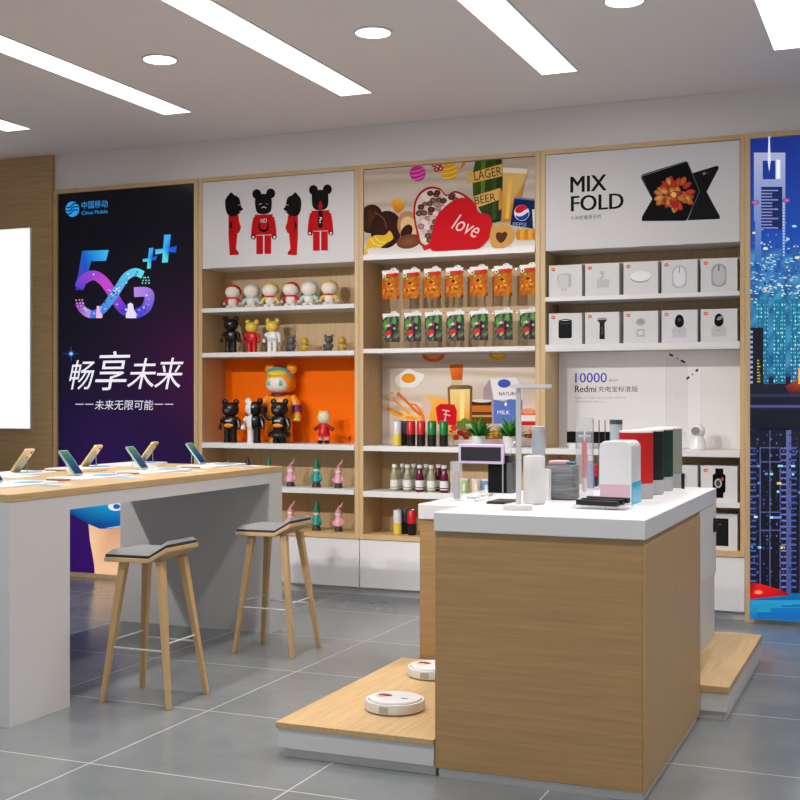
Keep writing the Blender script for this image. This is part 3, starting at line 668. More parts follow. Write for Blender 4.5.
def bear(label, loc, h, head, body, leg=None, arm=None, rz=0, group=None, split=None, belly=None, wave=False, skirt=False, snout=None, small=False):
    t = thing('toy_bear', label, 'toy figure', loc, rz, group)
    leg = leg or body; arm = arm or body
    mf = (lambda c: 0 if c[0] < 0 else 1) if split else None
    hm = [pl[head], pl[split]] if split else pl[head]
    o = MB().ell((0, 0, .765*h), (.195*h, .165*h, .16*h), mf=mf, p=.8, n=16, k=10); hd = o.build('head', hm, t)
    for s in (-1, 1):
        e = MB().ell((s*.15*h, 0, .925*h), (.078*h, .05*h, .078*h), n=10, k=7); e.build('ear', pl[split] if split and s > 0 else pl[head], hd)
    if snout: MB().ell((0, -.15*h, .735*h), (.07*h, .035*h, .045*h), n=8, k=6).build('snout', pl[snout], hd)
    o = MB().ell((0, 0, .46*h), (.175*h, .12*h, .17*h), mf=mf, p=.7, n=16, k=10); bd = o.build('body', [pl[body], pl[split]] if split else pl[body], t)
    if belly: MB().ell((0, -.062*h, .4*h), (.145*h, .075*h, .065*h), n=12, k=7).build('belly_patch', pl[belly], bd)
    if snout: MB().ell((0, -.065*h, .5*h), (.13*h, .062*h, .05*h), n=12, k=7).build('chest_patch', pl['lgrey'], bd)
    for s in (-1, 1):
        c = pl[split] if split and s > 0 else pl[arm]
        if wave and s < 0: MB().tube([(s*.15*h, 0, .56*h), (s*.27*h, -.02*h, .54*h), (s*.36*h, -.05*h, .66*h), (s*.38*h, -.06*h, .72*h)], [.05*h, .05*h, .045*h, .05*h], 8).build('arm', c, t)
        else: MB().tube([(s*.16*h, 0, .58*h), (s*.225*h, -.01*h, .5*h), (s*.25*h, -.04*h, .38*h), (s*.25*h, -.06*h, .3*h)], [.04*h, .055*h, .045*h, .05*h], 8).build('arm', c, t)
        c = pl[split] if split and s > 0 else pl[leg]
        MB().lathe([(.078*h, 0), (.082*h, .03*h), (.07*h, .1*h), (.075*h, .33*h), (.05*h, .36*h)], 12, (s*.085*h, 0, 0)).build('leg', c, t)
    if skirt: MB().lathe([(.1*h, .34*h), (.24*h, .24*h), (.27*h, .17*h), (.24*h, .13*h), (.1*h, .16*h)], 18).build('skirt', pl['black'], t)
    return t
def sit_bear(label, loc, h, col, group, round_head=False):
    t = thing('toy_bear', label, 'toy figure', loc, 0, group)
    hd = MB().ell((0, 0, .7*h), (.27*h, .23*h, .24*h), n=14, k=9).build('head', pl[col], t)
    if not round_head:
        for s in (-1, 1): MB().ell((s*.22*h, 0, .92*h), (.1*h, .06*h, .1*h), n=8, k=6).build('ear', pl[col], hd)
    MB().ell((0, 0, .3*h), (.23*h, .2*h, .25*h), n=12, k=8).build('body', pl[col], t)
    for s in (-1, 1):
        MB().ell((s*.26*h, -.06*h, .33*h), (.08*h, .08*h, .14*h), n=8, k=6).build('arm', pl[col], t)
        MB().ell((s*.17*h, -.14*h, .09*h), (.11*h, .14*h, .088*h), n=8, k=6).build('leg', pl[col], t)
    return t
def ht(px, pyb, pyt, Y, zb):  # height of something standing at depth Y on zb whose top shows at pyt
    return onY(px, pyt, Y).z-zb
YS = 7.53
# top row: small round-headed dolls
Z = 1.942
row = [(233, 285.5, 'red'), (251.6, 284.7, 'lblue'), (270.5, 283.4, 'yellow'), (291, 282.5, 'red'), (309.4, 281.5, 'lblue'), (329.6, 281, 'yellow')]
words = {'red': 'red and white', 'lblue': 'pale blue and white', 'yellow': 'yellow and white'}
for i, (px, top, c) in enumerate(row):
    q = onY(px, 300, YS); h = ht(px, 0, top, YS, Z)
    t = thing('toy_doll', '%s round-headed doll, %s from the left on the top toy shelf' % (words[c], ORD[i]), 'toy figure', (q.x, YS, Z), .15, 'round-headed dolls on the top toy shelf')
    hd = MB().ell((0, 0, .71*h), (.34*h, .29*h, .29*h), n=18, k=11).build('head', pl['cream'], t)
    MB().ell((0, .035*h, .735*h), (.352*h, .29*h, .3*h), n=18, k=11).build('hood', pl[c], hd)
    MB().lathe([(.15*h, .42*h), (.21*h, .45*h), (.2*h, .49*h), (.1*h, .5*h)], 14).build('collar', pl['red'] if c != 'lblue' else pl['lblue'], hd)
    MB().ell((0, 0, .3*h), (.22*h, .19*h, .22*h), n=14, k=9).build('body', pl['cream'], t)
    for s in (-1, 1):
        a = MB().tube([(s*.17*h, 0, .42*h), (s*.29*h, -.04*h, .33*h), (s*.34*h, -.06*h, .27*h)], [.075*h, .085*h, .08*h], 8).build('arm', pl[c], t)
        MB().ell((s*.36*h, -.06*h, .23*h), (.06*h,)*3, n=8, k=6).build('hand', pl['white'], a)
        MB().ell((s*.14*h, -.08*h, .085*h), (.125*h, .17*h, .085*h), n=10, k=7).build('foot', pl['white'], t)
# second row
Z = 1.63; G = 'small figures on the second toy shelf'
q = onY(231, 340, YS); bear('glossy black toy bear at the left end of the second toy shelf', (q.x, YS, Z), ht(231, 0, 316, YS, Z), 'black', 'black', rz=.1, group=G)
q = onY(252, 340, YS); bear('toy bear with yellow head and red suit beside the glossy black bear', (q.x, YS, Z), ht(252, 0, 319.5, YS, Z), 'yellow', 'red', group=G, belly='red')
q = onY(272.5, 340, YS); bear('toy bear with yellow head and white suit, right of the red-suited one', (q.x, YS, Z), ht(272.5, 0, 318.4, YS, Z), 'yellow', 'white', group=G, belly='lblue')
for px, top, c, rh, l in ((291.4, 335.5, 'grey', False, 'small dark grey bear beside the white-suited toy bear'), (304.5, 336.5, 'gold', True, 'small gold round-headed figure, left of the two gold ones'),
                     (328.8, 334.5, 'grey', False, 'small dark grey bear, right-hand one of the two little grey bears'), (342, 335.7, 'gold', True, 'small gold round-headed figure at the right end of the shelf')):
    q = onY(px, 340, YS); sit_bear(l, (q.x, YS, Z), ht(px, 0, top, YS, Z), c, G, rh)
# orange niche
Z = 1.001; G = 'toy bears in the orange niche'
q = onY(281, 440, 7.6); h = ht(281, 0, 363, 7.6, Z)
bb = bear('largest toy bear, orange with yellow fringe and purple cuffs, in the orange niche', (q.x, 7.6, Z), h, 'orange', 'orange', group=G)
hd = [c for c in bb.children if c.name.startswith('head')][0]
fp = MB().ell((0, -.062*h, .735*h), (.16*h, .122*h, .115*h), p=.8).build('face_panel', pl['skin'], hd)
for s in (-1, 1): MB().ell((s*.08*h, -.17*h, .745*h), (.03*h, .015*h, .035*h), n=12, k=7).build('eye', M('toy_turquoise', (90, 200, 190)), hd)
MB().ell((0, -.05*h, .86*h), (.15*h, .13*h, .06*h)).build('fringe', M('toy_lemon', (236, 214, 60)), hd)
MB().tube([(-.17*h, -.06*h, .84*h), (-.1*h, -.1*h, .915*h), (0, -.1*h, .935*h), (.1*h, -.1*h, .915*h), (.18*h, -.06*h, .82*h)], .018*h).build('headband', M('toy_sky', (80, 160, 200)), hd)
MB().lathe([(.1*h, .6*h), (.13*h, .585*h), (.13*h, .615*h), (.1*h, .625*h)], 16).build('collar', pl['dred'], bb)
for s in (-1, 1):
    MB().tube([(s*.235*h, -.02*h, .46*h), (s*.25*h, -.035*h, .38*h)], .06*h, 12).build('cuff', pl['purple'], bb)
    MB().tube([(s*.25*h, -.045*h, .345*h), (s*.25*h, -.06*h, .27*h)], [.052*h, .054*h], 10).build('glove', pl['yellow'], bb)
YN = 7.462
q = onY(230.5, 440, YN); bear('black toy bear with orange belly, leftmost in the orange niche', (q.x, YN, Z), ht(230, 0, 399, YN, Z), 'black', 'black', group=G, belly='orange', snout='grey')
q = onY(254, 440, YN); bear('toy bear split down the middle, half white and half black', (q.x, YN, Z), ht(254, 0, 398, YN, Z), 'white', 'white', group=G, split='black')
q = onY(279.5, 440, YN); bear('black toy bear in a black skirt waving one arm, in front of the orange bear', (q.x, YN, Z), ht(279, 0, 398.5, YN, Z), 'black', 'black', group=G, belly='orange', wave=True, skirt=True, snout='grey')
q = onY(324, 440, YN+.05); h = ht(324, 0, 410, YN+.05, Z)
t = thing('toy_doll', 'small doll in a red outfit standing alone right in the orange niche', 'toy figure', (q.x, YN+.05, Z), 0, G)
hd = MB().ell((0, 0, .78*h), (.2*h, .18*h, .2*h)).build('head', M('toy_pale_green', (226, 226, 190)), t)
for s in (-1, 1):
    MB().tube([(s*.1*h, 0, .93*h), (s*.17*h, 0, 1.0*h)], [.05*h, .02*h]).build('ear', pl['orange'], hd)
    MB().tube([(s*.12*h, 0, .55*h), (s*.3*h, -.03*h, .42*h)], [.05*h, .07*h]).build('arm', pl['dred'], t)
    g = MB().lathe([(.075*h, .05*h), (.06*h, .25*h)], 10, (s*.1*h, 0, 0)).build('leg', pl['pink'], t); MB().ell((s*.11*h, -.03*h, .055*h), (.09*h, .12*h, .055*h)).build('shoe', pl['black'], g)
MB().lathe([(.17*h, .22*h), (.18*h, .3*h), (.14*h, .5*h), (.08*h, .6*h)], 14).build('dress', pl['red'], t)

# gnomes
def gnome(label, loc, h, kind, group):
    t = thing('toy_gnome', label, 'toy figure', loc, random.uniform(-.1, .2), group)
    cA, cB = {'pink': ('pink', 'pink'), 'teal': ('teal', 'green'), 'grey': ('grey', 'dk')}[kind]
    MB().lathe([(.15*h, 0), (.15*h, .02*h), (.115*h, .17*h)], 16).build('boots', pl['dk'], t)
    MB().lathe([(.13*h, .165*h), (.17*h, .2*h), (.13*h, .36*h), (.1*h, .48*h), (.07*h, .52*h)], 16).build('coat', pl[cA], t)
    MB().ell((0, 0, .57*h), (.115*h, .105*h, .095*h)).build('face', pl['skin'], t)
    for s in (-1, 1): MB().tube([(s*.1*h, 0, .42*h), (s*.16*h, -.02*h, .33*h), (s*.17*h, -.03*h, .24*h)], [.035*h, .045*h, .04*h]).build('arm', pl[cA], t)
    if kind == 'pink':
        ht_ = MB().ell((0, .015*h, .64*h), (.125*h, .115*h, .1*h)).build('hood', pl[cB], t)
        for dx in (0, .045): MB().tube([(dx*h-.03*h, 0, .7*h), (dx*h+.03*h, 0, .82*h), (dx*h+.11*h, 0, (.93 if dx == 0 else 1.0)*h)], [.055*h, .045*h, .014*h]).build('ear', pl[cB], ht_)
    else:
        MB().lathe([(.125*h, .6*h), (.13*h, .63*h), (.06*h, .83*h), (.02*h, .97*h), (.004*h, 1.0*h)], 16).build('pointed_hat', pl[cB], t)
    return t
GN = 'gnome and rabbit figures on the low toy shelves'
Z = .703
ups = [(225.5, 'pink', 459.5, 'pink rabbit-hooded figure, mostly hidden behind the phone table'), (248, 'grey', 455.8, 'grey pointed-hat gnome peeking over the phone table'), (269, 'teal', 456, 'teal pointed-hat gnome peeking over the phone table edge'),
       (290.5, 'pink', 458.5, 'pink rabbit-hooded figure, upper low shelf, next to the phone table'), (316.5, 'teal', 456, 'teal gnome standing between two pink figures, upper low shelf'), (338.5, 'pink', 459.5, 'pink rabbit-hooded figure, right end of the upper low shelf')]
for px, k, top, l in ups:
    q = onY(px, 480, 7.5); gnome(l, (q.x, 7.5, Z), ht(px, 0, top, 7.5, Z), k, GN)
Z = .409
for px, k, top, l in [(290.5, 'pink', 501, 'pink rabbit-hooded figure behind the far stool seat, bottom board'), (316.5, 'teal', 500, 'teal gnome on the bottom board between two pink figures'), (338.5, 'pink', 502, 'pink rabbit-hooded figure, right end of the bottom board')]:
    q = onY(px, 520, 7.49); gnome(l, (q.x, 7.49, Z), ht(px, 0, top, 7.49, Z), k, GN)

# ================================================================== SNACKS AND DRINKS
def pack_row(pxs, tops, bots, kind, Yp):
    proto = None
    for i, px in enumerate(pxs):
        q = onY(px, (tops[i]+bots[i])/2, Yp); zt, zb = onY(px, tops[i], Yp).z, onY(px, bots[i], Yp).z
        w = .122; h = .19
        lab = ('orange snack pouch on the upper hook row, %s from the left' if kind == 'o' else 'green and purple snack pouch on the lower hook row, %s from the left') % ORD[i]
        grp = 'orange hanging snack pouches' if kind == 'o' else 'green and purple hanging snack pouches'
        if proto is None:
            t = thing('snack_pouch', lab, 'snack pouch', (q.x, Yp, (zt+zb)/2), 0, grp)
            A = Art(0, (0, 0, 1)); n = 8; m = 10; vs = []; cs = []; fs = []
            for sgn in (-1, 1):
                for j in range(m+1):
                    for i2 in range(n+1):
                        a, b = i2/n, j/m
                        bul = (math.sin(PI*a)*math.sin(PI*b))**.6*.016
                        vs.append(((a-.5)*w, sgn*bul, (b-.5)*h*.94-.004))
                        if kind == 'o': c = mixc((176, 84, 26), (224, 142, 52), random.random()) if b < .82 else (206, 76, 40)
                        else: c = random.choice([(60, 110, 50), (70, 30, 70), (120, 130, 110), (90, 60, 90), (50, 80, 44)])
                        cs.append(lin(c))
            for s_ in (0, 1):
                o = s_*(n+1)*(m+1)
                fs += [(o+j*(n+1)+i2, o+j*(n+1)+i2+1, o+(j+1)*(n+1)+i2+1, o+(j+1)*(n+1)+i2) for j in range(m) for i2 in range(n)]
            A.add(vs, fs, 0, cs)
            def spot(x, z, rx, rz, c, yy=-.0185):
                A.add([(x+rx*math.cos(k*PI/5), yy, z+rz*math.sin(k*PI/5)) for k in range(10)], [tuple(range(10))], 0, [lin(c)]*10)
            if kind == 'o':
                for k in range(12): spot(random.uniform(-.04, .04), random.uniform(-.07, .02), .01, .009, random.choice([(250, 180, 60), (214, 80, 30), (232, 120, 30)]))
                spot(-.038, .058, .014, .013, (232, 232, 220)); spot(-.038, .058, .006, .006, (20, 20, 20), -.019); spot(-.02, .035, .012, .009, (150, 190, 70)); spot(.03, .062, .018, .013, (206, 50, 30))
            else:
                spot(-.012, -.038, .025, .021, (206, 50, 50)); spot(.02, .0, .014, .034, (74, 26, 70)); spot(-.032, .02, .016, .034, (90, 150, 70)); spot(.032, .045, .015, .024, (96, 160, 80))
                for k in range(6): spot(random.uniform(-.045, .045), random.uniform(-.075, .07), .009, .009, random.choice([(220, 216, 210), (150, 190, 120), (190, 90, 110)]), -.019)
            A.build('bag', printed, t)
            hm = MB().box(-w/2, w/2, -.002, .002, h/2-.02, h/2+.002); hm.prism([(.028+.018*math.cos(a*PI/6), .0) for a in range(1)], 0, 0) if 0 else None
            hm.add([(.022+.024*math.cos(a*PI/8), -.003, h/2+.0+.018*math.sin(a*PI/8)) for a in range(9)], [tuple(range(9))])
            hm.add([(.022+.024*math.cos(a*PI/8), .003, h/2+.0+.018*math.sin(a*PI/8)) for a in range(9)], [tuple(range(8, -1, -1))])
            hm.build('header_card', white, t)
            MB().box(-w/2+.006, w/2-.03, -.004, -.0025, h/2-.036, h/2-.016).build('label', white_g, t)
            proto = t
        else:
            t = copy_tree(proto); t.location = (q.x, Yp, (zt+zb)/2); t['label'] = lab
        # peg hook from the back panel through the header
        z = (zt+zb)/2+.098
        hk = thing('peg_hook', 'steel peg hook holding the %s pouch, %s from the left' % ('orange' if kind == 'o' else 'green and purple', ORD[i]), 'hook', (q.x+.02, YB-.001, z), 0, 'steel peg hooks')
        MB().box(-.005, .005, -.003, 0, -.006, .008).build('plate', steel, hk)
        MB().tube([(0, -.002, .004), (0, Yp-YB-.01, .004), (0, Yp-YB-.02, .012)], .0022, 6).build('rod', steel, hk)
pack_row([390.5, 411.3, 432.5, 454.5, 478.8, 503, 529], [272, 271.2, 270, 269, 268, 267, 266], [297.8, 297.2, 296.6, 296, 295.4, 294.8, 294], 'o', 7.47)
pack_row([391, 412.8, 433.5, 455.5, 479.3, 503.6, 529], [312.2, 311.2, 310.4, 309.6, 308.6, 307.8, 307], [344, 343.8, 343.6, 343.4, 343, 342.6, 342], 'g', 7.47)

def can(label, px, Y, z, cols, r, h, group):
    q = onY(px, 440, Y); t = thing('drink_can', label, 'drink can', (q.x, Y, z), random.uniform(-.2, .2), group)
    top, bot = cols
    MB().lathe([(r*.82, 0), (r, .006), (r, h*.46)], 20).build('lower_body', bot, t)
    MB().lathe([(r, h*.46), (r, h*.94), (r*.86, h*.98)], 20).build('upper_body', top, t)
    MB().lathe([(r*.86, h*.98), (r*.88, h), (r*.8, h), (r*.78, h*.985)], 20).build('lid', steel, t)
    return t
cr_, cg_, cb_, cy_, cw_ = mat('can_red', (196, 24, 32), .3), mat('can_green', (20, 120, 48), .3), mat('can_black', (26, 22, 24), .3), mat('can_yellow', (220, 196, 70), .3), mat('can_silver', (206, 208, 210), .3)
cblue = mat('can_slate', (64, 74, 92), .3)
GC = 'cans on the shelf under the breakfast picture'
hc = .168
can('silver and yellow can, leftmost under the breakfast picture', 397.2, 7.47, .996, (cw_, cy_), .028, hc, GC)
can('slate blue can between the silver can and the red cans', 404, 7.55, .996, (cblue, cb_), .028, hc, GC)
can('red and black can, left of the two red ones under the breakfast picture', 411, 7.47, .996, (cr_, cb_), .029, hc, GC)
can('red and black can beside the green cans under the breakfast picture', 421.2, 7.47, .996, (cr_, cb_), .028, hc, GC)
can('green and black can, left of the two green ones', 432, 7.47, .996, (cg_, cb_), .029, hc, GC)
can('green and black can, right of the two green ones', 443.7, 7.47, .996, (cg_, cb_), .029, hc, GC)
GC = 'cans on the bottom board'
can('silver and yellow can on the bottom board, leftmost', 397.6, 7.47, .409, (cw_, cy_), .028, hc, GC)
can('slate blue can on the bottom board, behind the red one', 405, 7.54, .409, (cblue, cb_), .028, hc, GC)
can('red and black can on the bottom board beside the counter', 412, 7.47, .409, (cr_, cb_), .03, hc, GC)
# juice bottles
jg, jp = mat('juice_grey_green', (150, 148, 118), .2), mat('juice_purple', (96, 14, 54), .2)
plab = vcol('bottle_label', rough=.5)
def bottle(label, px, Y, z, m, group):
    q = onY(px, 480, Y); t = thing('juice_bottle', label, 'juice bottle', (q.x, Y, z), 0, group); r, h = .028, .178
    MB().lathe([(r*.85, 0), (r, .005), (r, h*.55), (r*.62, h*.78), (r*.5, h*.84), (r*.5, h*.88)], 20).build('body', m, t)
    MB().lathe([(r*.62, h*.88), (r*.62, h), (r*.4, h)], 16).build('cap', white, t)
    lb = MB().lathe([(r*1.02, h*.1), (r*1.02, h*.43)], 20).build('label', offw, t)
    MB().lathe([(r*1.04, h*.14), (r*1.04, h*.18)], 20).build('label_stripe', m, lb)
GB = 'juice bottles on the shelf below the cans'
for px, m, l in ((394.5, jg, 'grey-green juice bottle, leftmost of the front row'), (407.5, jg, 'pale green juice bottle, second in the front row'), (419.7, jp, 'purple juice bottle between two greenish ones, front row'), (431.3, jg, 'grey-green juice bottle between the two purple front ones'), (444.2, jp, 'purple juice bottle, right end of the front row')):
    bottle(l, px, 7.46, .696, m, GB)
for px, m, l in ((402.5, jg, 'juice bottle behind, between the two leftmost front bottles'), (413.8, jg, 'juice bottle behind, left of the front purple one'), (426.2, jg, 'juice bottle behind, right of the front purple one'), (438.6, jp, 'dark red juice bottle behind, near the right end of the row')):
    bottle(l, px, 7.56, .696, m, GB)
cupm = [mat('cup_green', (180, 206, 150), .4), mat('cup_peach', (226, 206, 176), .4), mat('cup_blue', (110, 150, 200), .4)]
for px, i, l in ((464.5, 0, 'pale green tub left of three on the shelf beyond the counter'), (476.8, 1, 'peach and white tub, middle of three beyond the counter'), (486.6, 2, 'blue and white tub beside the black display case')):
    q = onY(px, 485, 7.47); t = thing('food_tub', l, 'tub', (q.x, 7.47, .696), .3, 'small tubs on the drink shelf')
    MB().lathe([(.026, 0), (.03, .006), (.032, .085)], 18).build('cup', cupm[i], t); MB().lathe([(.034, .085), (.034, .094), (.03, .096)], 18).build('lid', white, t)
    MB().tube([(0, -.033, .02), (.0, -.0345, .06)], .011, 8).build('label', offw, t)
# potted plants
leafm = mat('leaf_green', (66, 150, 52), .45, noise=.3, nscale=60)
def plant(label, px, h):
    q = onY(px, 440, 7.49); t = thing('potted_plant', label, 'potted plant', (q.x, 7.49, .996), 0, 'little plants in white pots')
    pt = MB().lathe([(.034, 0), (.036, .004), (.047, .073), (.042, .073), (.04, .062)], 20).build('pot', white, t)
    MB().lathe([(.0395, .058), (.0395, .064)], 16).build('soil', mat('soil', (60, 44, 34), .9), pt)
    L = MB()
    for i in range(46):
        a = i*2.399; el = .15+1.25*((i % 11)/11); l = random.uniform(.088, .125)*(1+.4*math.sin(el))
        d = Vector((math.cos(a)*math.cos(el), math.sin(a)*math.cos(el)*.8, math.sin(el))); s = d.cross(Vector((0, 0, 1)))
        s = s.normalized() if s.length > .01 else Vector((1, 0, 0)); up = s.cross(d).normalized()
        b = Vector((0, 0, .064)); w = .017
        p = [b, b+d*l*.5+s*w+up*.004, b+d*l*.5-s*w+up*.004, b+d*l-Vector((0, 0, .01)), b+d*l*.5-up*.003]
        L.add(p, [(0, 4, 1), (0, 2, 4), (4, 3, 1), (4, 2, 3), (0, 1, 3, 2)])
    L.build('leaves', leafm, t)
plant('green leafy plant in a white pot, left one by the breakfast picture', 478.7, .15); plant('green leafy plant in a white pot, half behind the desk lamp', 509.8, .15)

# ================================================================== GADGET BOXES
OR = (232, 92, 40); lgrey = (184, 184, 188)
def gbox(label, x0, w, z, h, art, depth=.2, group='white gadget boxes'):
    Y = 7.42
    t = thing('gadget_box', label, 'gadget box', (x0+w/2, Y, z), 0, group)
    MB().box(-w/2, w/2, 0, depth, .0, h).build('carton', white_m, t, bevel=.0015)
    A = Art(-.0005, (0, 0, 1))
    def q(u, v): return Vector((u*w, 0, v*h))     # u -.5..5, v 0..1 up
    A.q = q; A.eps = .0001
    A.disc(-.36, .87, .062, .055, OR, n=14); A.rect(-.39, .88, -.33, .86, (250, 220, 200))
    art(A)
    A.build('product_print', printed, t, smooth=False)
def a_charger(A): A.poly([(-.22, .3), (.1, .28), (.18, .34), (.18, .7), (.08, .74), (-.18, .72), (-.24, .64)], lgrey); A.poly([(-.22, .3), (.1, .28), (.1, .7), (-.2, .7)], (206, 206, 209)); A.rect(-.1, .28, -.06, .2, (190, 170, 150)); A.rect(0, .28, .04, .2, (190, 170, 150))
def a_cable(A): A.stroke([(0, .72), (.02, .6), (-.04, .55), (0, .5)], .05, lgrey); A.poly([(-.15, .25), (.2, .25), (.22, .5), (-.14, .52)], (196, 196, 199)); A.rect(-.05, .76, .05, .66, (186, 186, 190))
def a_pad(A): A.disc(0, .53, .3, .17, (150, 150, 154)); A.disc(0, .56, .3, .16, (238, 238, 240))
def a_mouse(c1, c2, ln):
    def f(A): A.poly([(-.2, .3), (-.16, .2), (0, .15), (.16, .2), (.2, .3), (.2, .68), (.12, .8), (0, .84), (-.12, .8), (-.2, .68)], [c2]*40, True); A.poly([(-.15, .32), (0, .2), (.15, .32), (.15, .66), (0, .8), (-.15, .66)], [c1]*24, True); A.rect(-.015, .8, .015, .62, ln)
    return f
def a_bank(A): A.poly([(-.2, .24), (-.16, .2), (.16, .2), (.2, .24), (.2, .72), (.16, .76), (-.16, .76), (-.2, .72)], (30, 30, 32)); A.rect(-.15, .68, .15, .66, (90, 90, 92)); A.stroke([(-.2, .76), (0, .8), (.2, .76)], .03, (60, 60, 60))
def a_shaver(A): A.poly([(-.08, .15), (.08, .15), (.07, .7), (-.07, .7)], (36, 36, 40)); A.poly([(-.15, .76), (.15, .76), (.08, .66), (-.08, .66)], (50, 50, 54)); A.rect(-.13, .82, .13, .77, (150, 150, 154)); A.rect(-.015, .55, .015, .3, (90, 90, 96))
def a_buds(A): A.disc(0, .66, .14, .12, (176, 176, 180)); A.disc(0, .68, .08, .07, (160, 160, 164)); A.rect(-.12, .44, .12, .2, lgrey); A.disc(0, .32, .09, .07, (214, 214, 216))
def a_cam(dark):
    def f(A):
        A.poly([(-.19, .16), (.19, .16), (.21, .4), (.12, .52), (-.12, .52), (-.21, .4)], (196, 196, 201)); A.poly([(-.12, .56), (-.1, .78), (0, .86), (.1, .78), (.12, .56), (0, .46)], (18, 18, 20), True); A.disc(0, .7, .045, .05, (80, 80, 88)); A.rect(-.03, .36, .03, .34, (150, 150, 155))
        if dark: A.disc(.03, .72, .1, .05, (150, 150, 156), .5)
    return f
def a_watch(A): A.rect(-.1, .93, .12, .75, (16, 16, 18)); A.rect(-.1, .35, .12, .12, (16, 16, 18)); A.poly([(-.17, .3), (-.13, .26), (.14, .26), (.18, .3), (.18, .74), (.14, .78), (-.13, .78), (-.17, .74)], (12, 12, 14)); A.disc(-.02, .52, .1, .13, (190, 180, 170)); A.disc(.09, .64, .04, .05, (200, 60, 50)); A.disc(-.02, .52, .06, .09, (60, 70, 90))
def a_phone(A): A.poly([(-.16, .12), (.26, .12), (.26, .88), (-.16, .88)], (20, 20, 22)); A.poly([(-.14, .14), (.22, .14), (.22, .86), (-.14, .86)], (32, 32, 34)); A.rect(.0, .72, .06, .7, (120, 120, 124))
xs = [onY(540+u/3.81, 280, 7.42).x for u in (33, 172, 318, 463, 612)]; xe = [onY(540+u/3.81, 280, 7.42).x for u in (160, 302, 450, 600, 752)]
rows = [(1.941, .2, [(a_charger, 'a pale wall charger'), (a_cable, 'a white plug and cable'), (a_pad, 'a round wireless charging pad'), (a_mouse((224, 224, 227), (190, 190, 194), (150, 150, 154)), 'a white computer mouse'), (a_mouse((196, 196, 200), (166, 166, 170), (90, 90, 94)), 'a grey computer mouse')], 'upper gadget shelf'),
        (1.645, .196, [(a_bank, 'a black power bank'), (a_shaver, 'a black electric shaver'), (a_buds, 'white earphones'), (a_cam(False), 'a white camera with plain black head'), (a_cam(True), 'a camera with shiny black lens')], 'second gadget shelf'),
        (.694, .215, [(a_charger, 'a pale charger'), (a_pad, 'a pale round pad'), (a_buds, 'pale earphones'), (a_mouse((224, 224, 227), (190, 190, 194), (150, 150, 154)), 'a pale mouse'), (a_watch, 'a black smart watch')], 'shelf below the white niche'),
        (.409, .215, [None, None, None, (a_bank, 'a dark power bank'), (a_phone, 'a black phone')], 'bottom board')]
for z, h, arts, where in rows:
    for i, a in enumerate(arts):
        if a is None: continue
        if where == 'bottom board' and i < 4: continue
        if where == 'shelf below the white niche' and i < 3: continue
        gbox('white box printed with %s, %s' % (a[1], where), xs[i], xe[i]-xs[i], z, h, a[0])

# ================================================================== WHITE NICHE ITEMS
q = onY(698, 440, 7.5); t = thing('security_camera', 'white round-headed camera standing in the white niche', 'camera', (q.x, 7.5, .998))
MB().lathe([(.045, 0), (.05, .006), (.048, .04), (.03, .09), (.028, .1)], 24).build('base', white_g, t)
hd = MB().ell((0, 0, .115), (.043, .043, .043), n=18, k=12).build('head', white_g, t)
MB().tube([(-.008, -.034, .117), (-.01, -.045, .117)], .024, 16).build('lens', grey_m, hd)
q = onY(680, 445, 7.5); t = tag(MB().lathe([(.036, 0), (.038, .1), (.02, .125)], 20).shift((0, 0, 0)).build('clear_cover', clear), 'clear dome cover left of the white camera in the niche', 'cover'); t.location = (q.x, 7.5, .998)
q = onY(589, 445, 7.48); t = thing('soundbar', 'black wide bar on a white stand in the white niche', 'speaker', (q.x, 7.48, .998))
B(-.135, .135, -.03, .03, .035, .105).build('bar', black_m, t, bevel=.004); B(-.12, -.08, -.025, .025, 0, .035).build('foot', white, t); B(.08, .12, -.025, .025, 0, .035).build('foot', white, t)

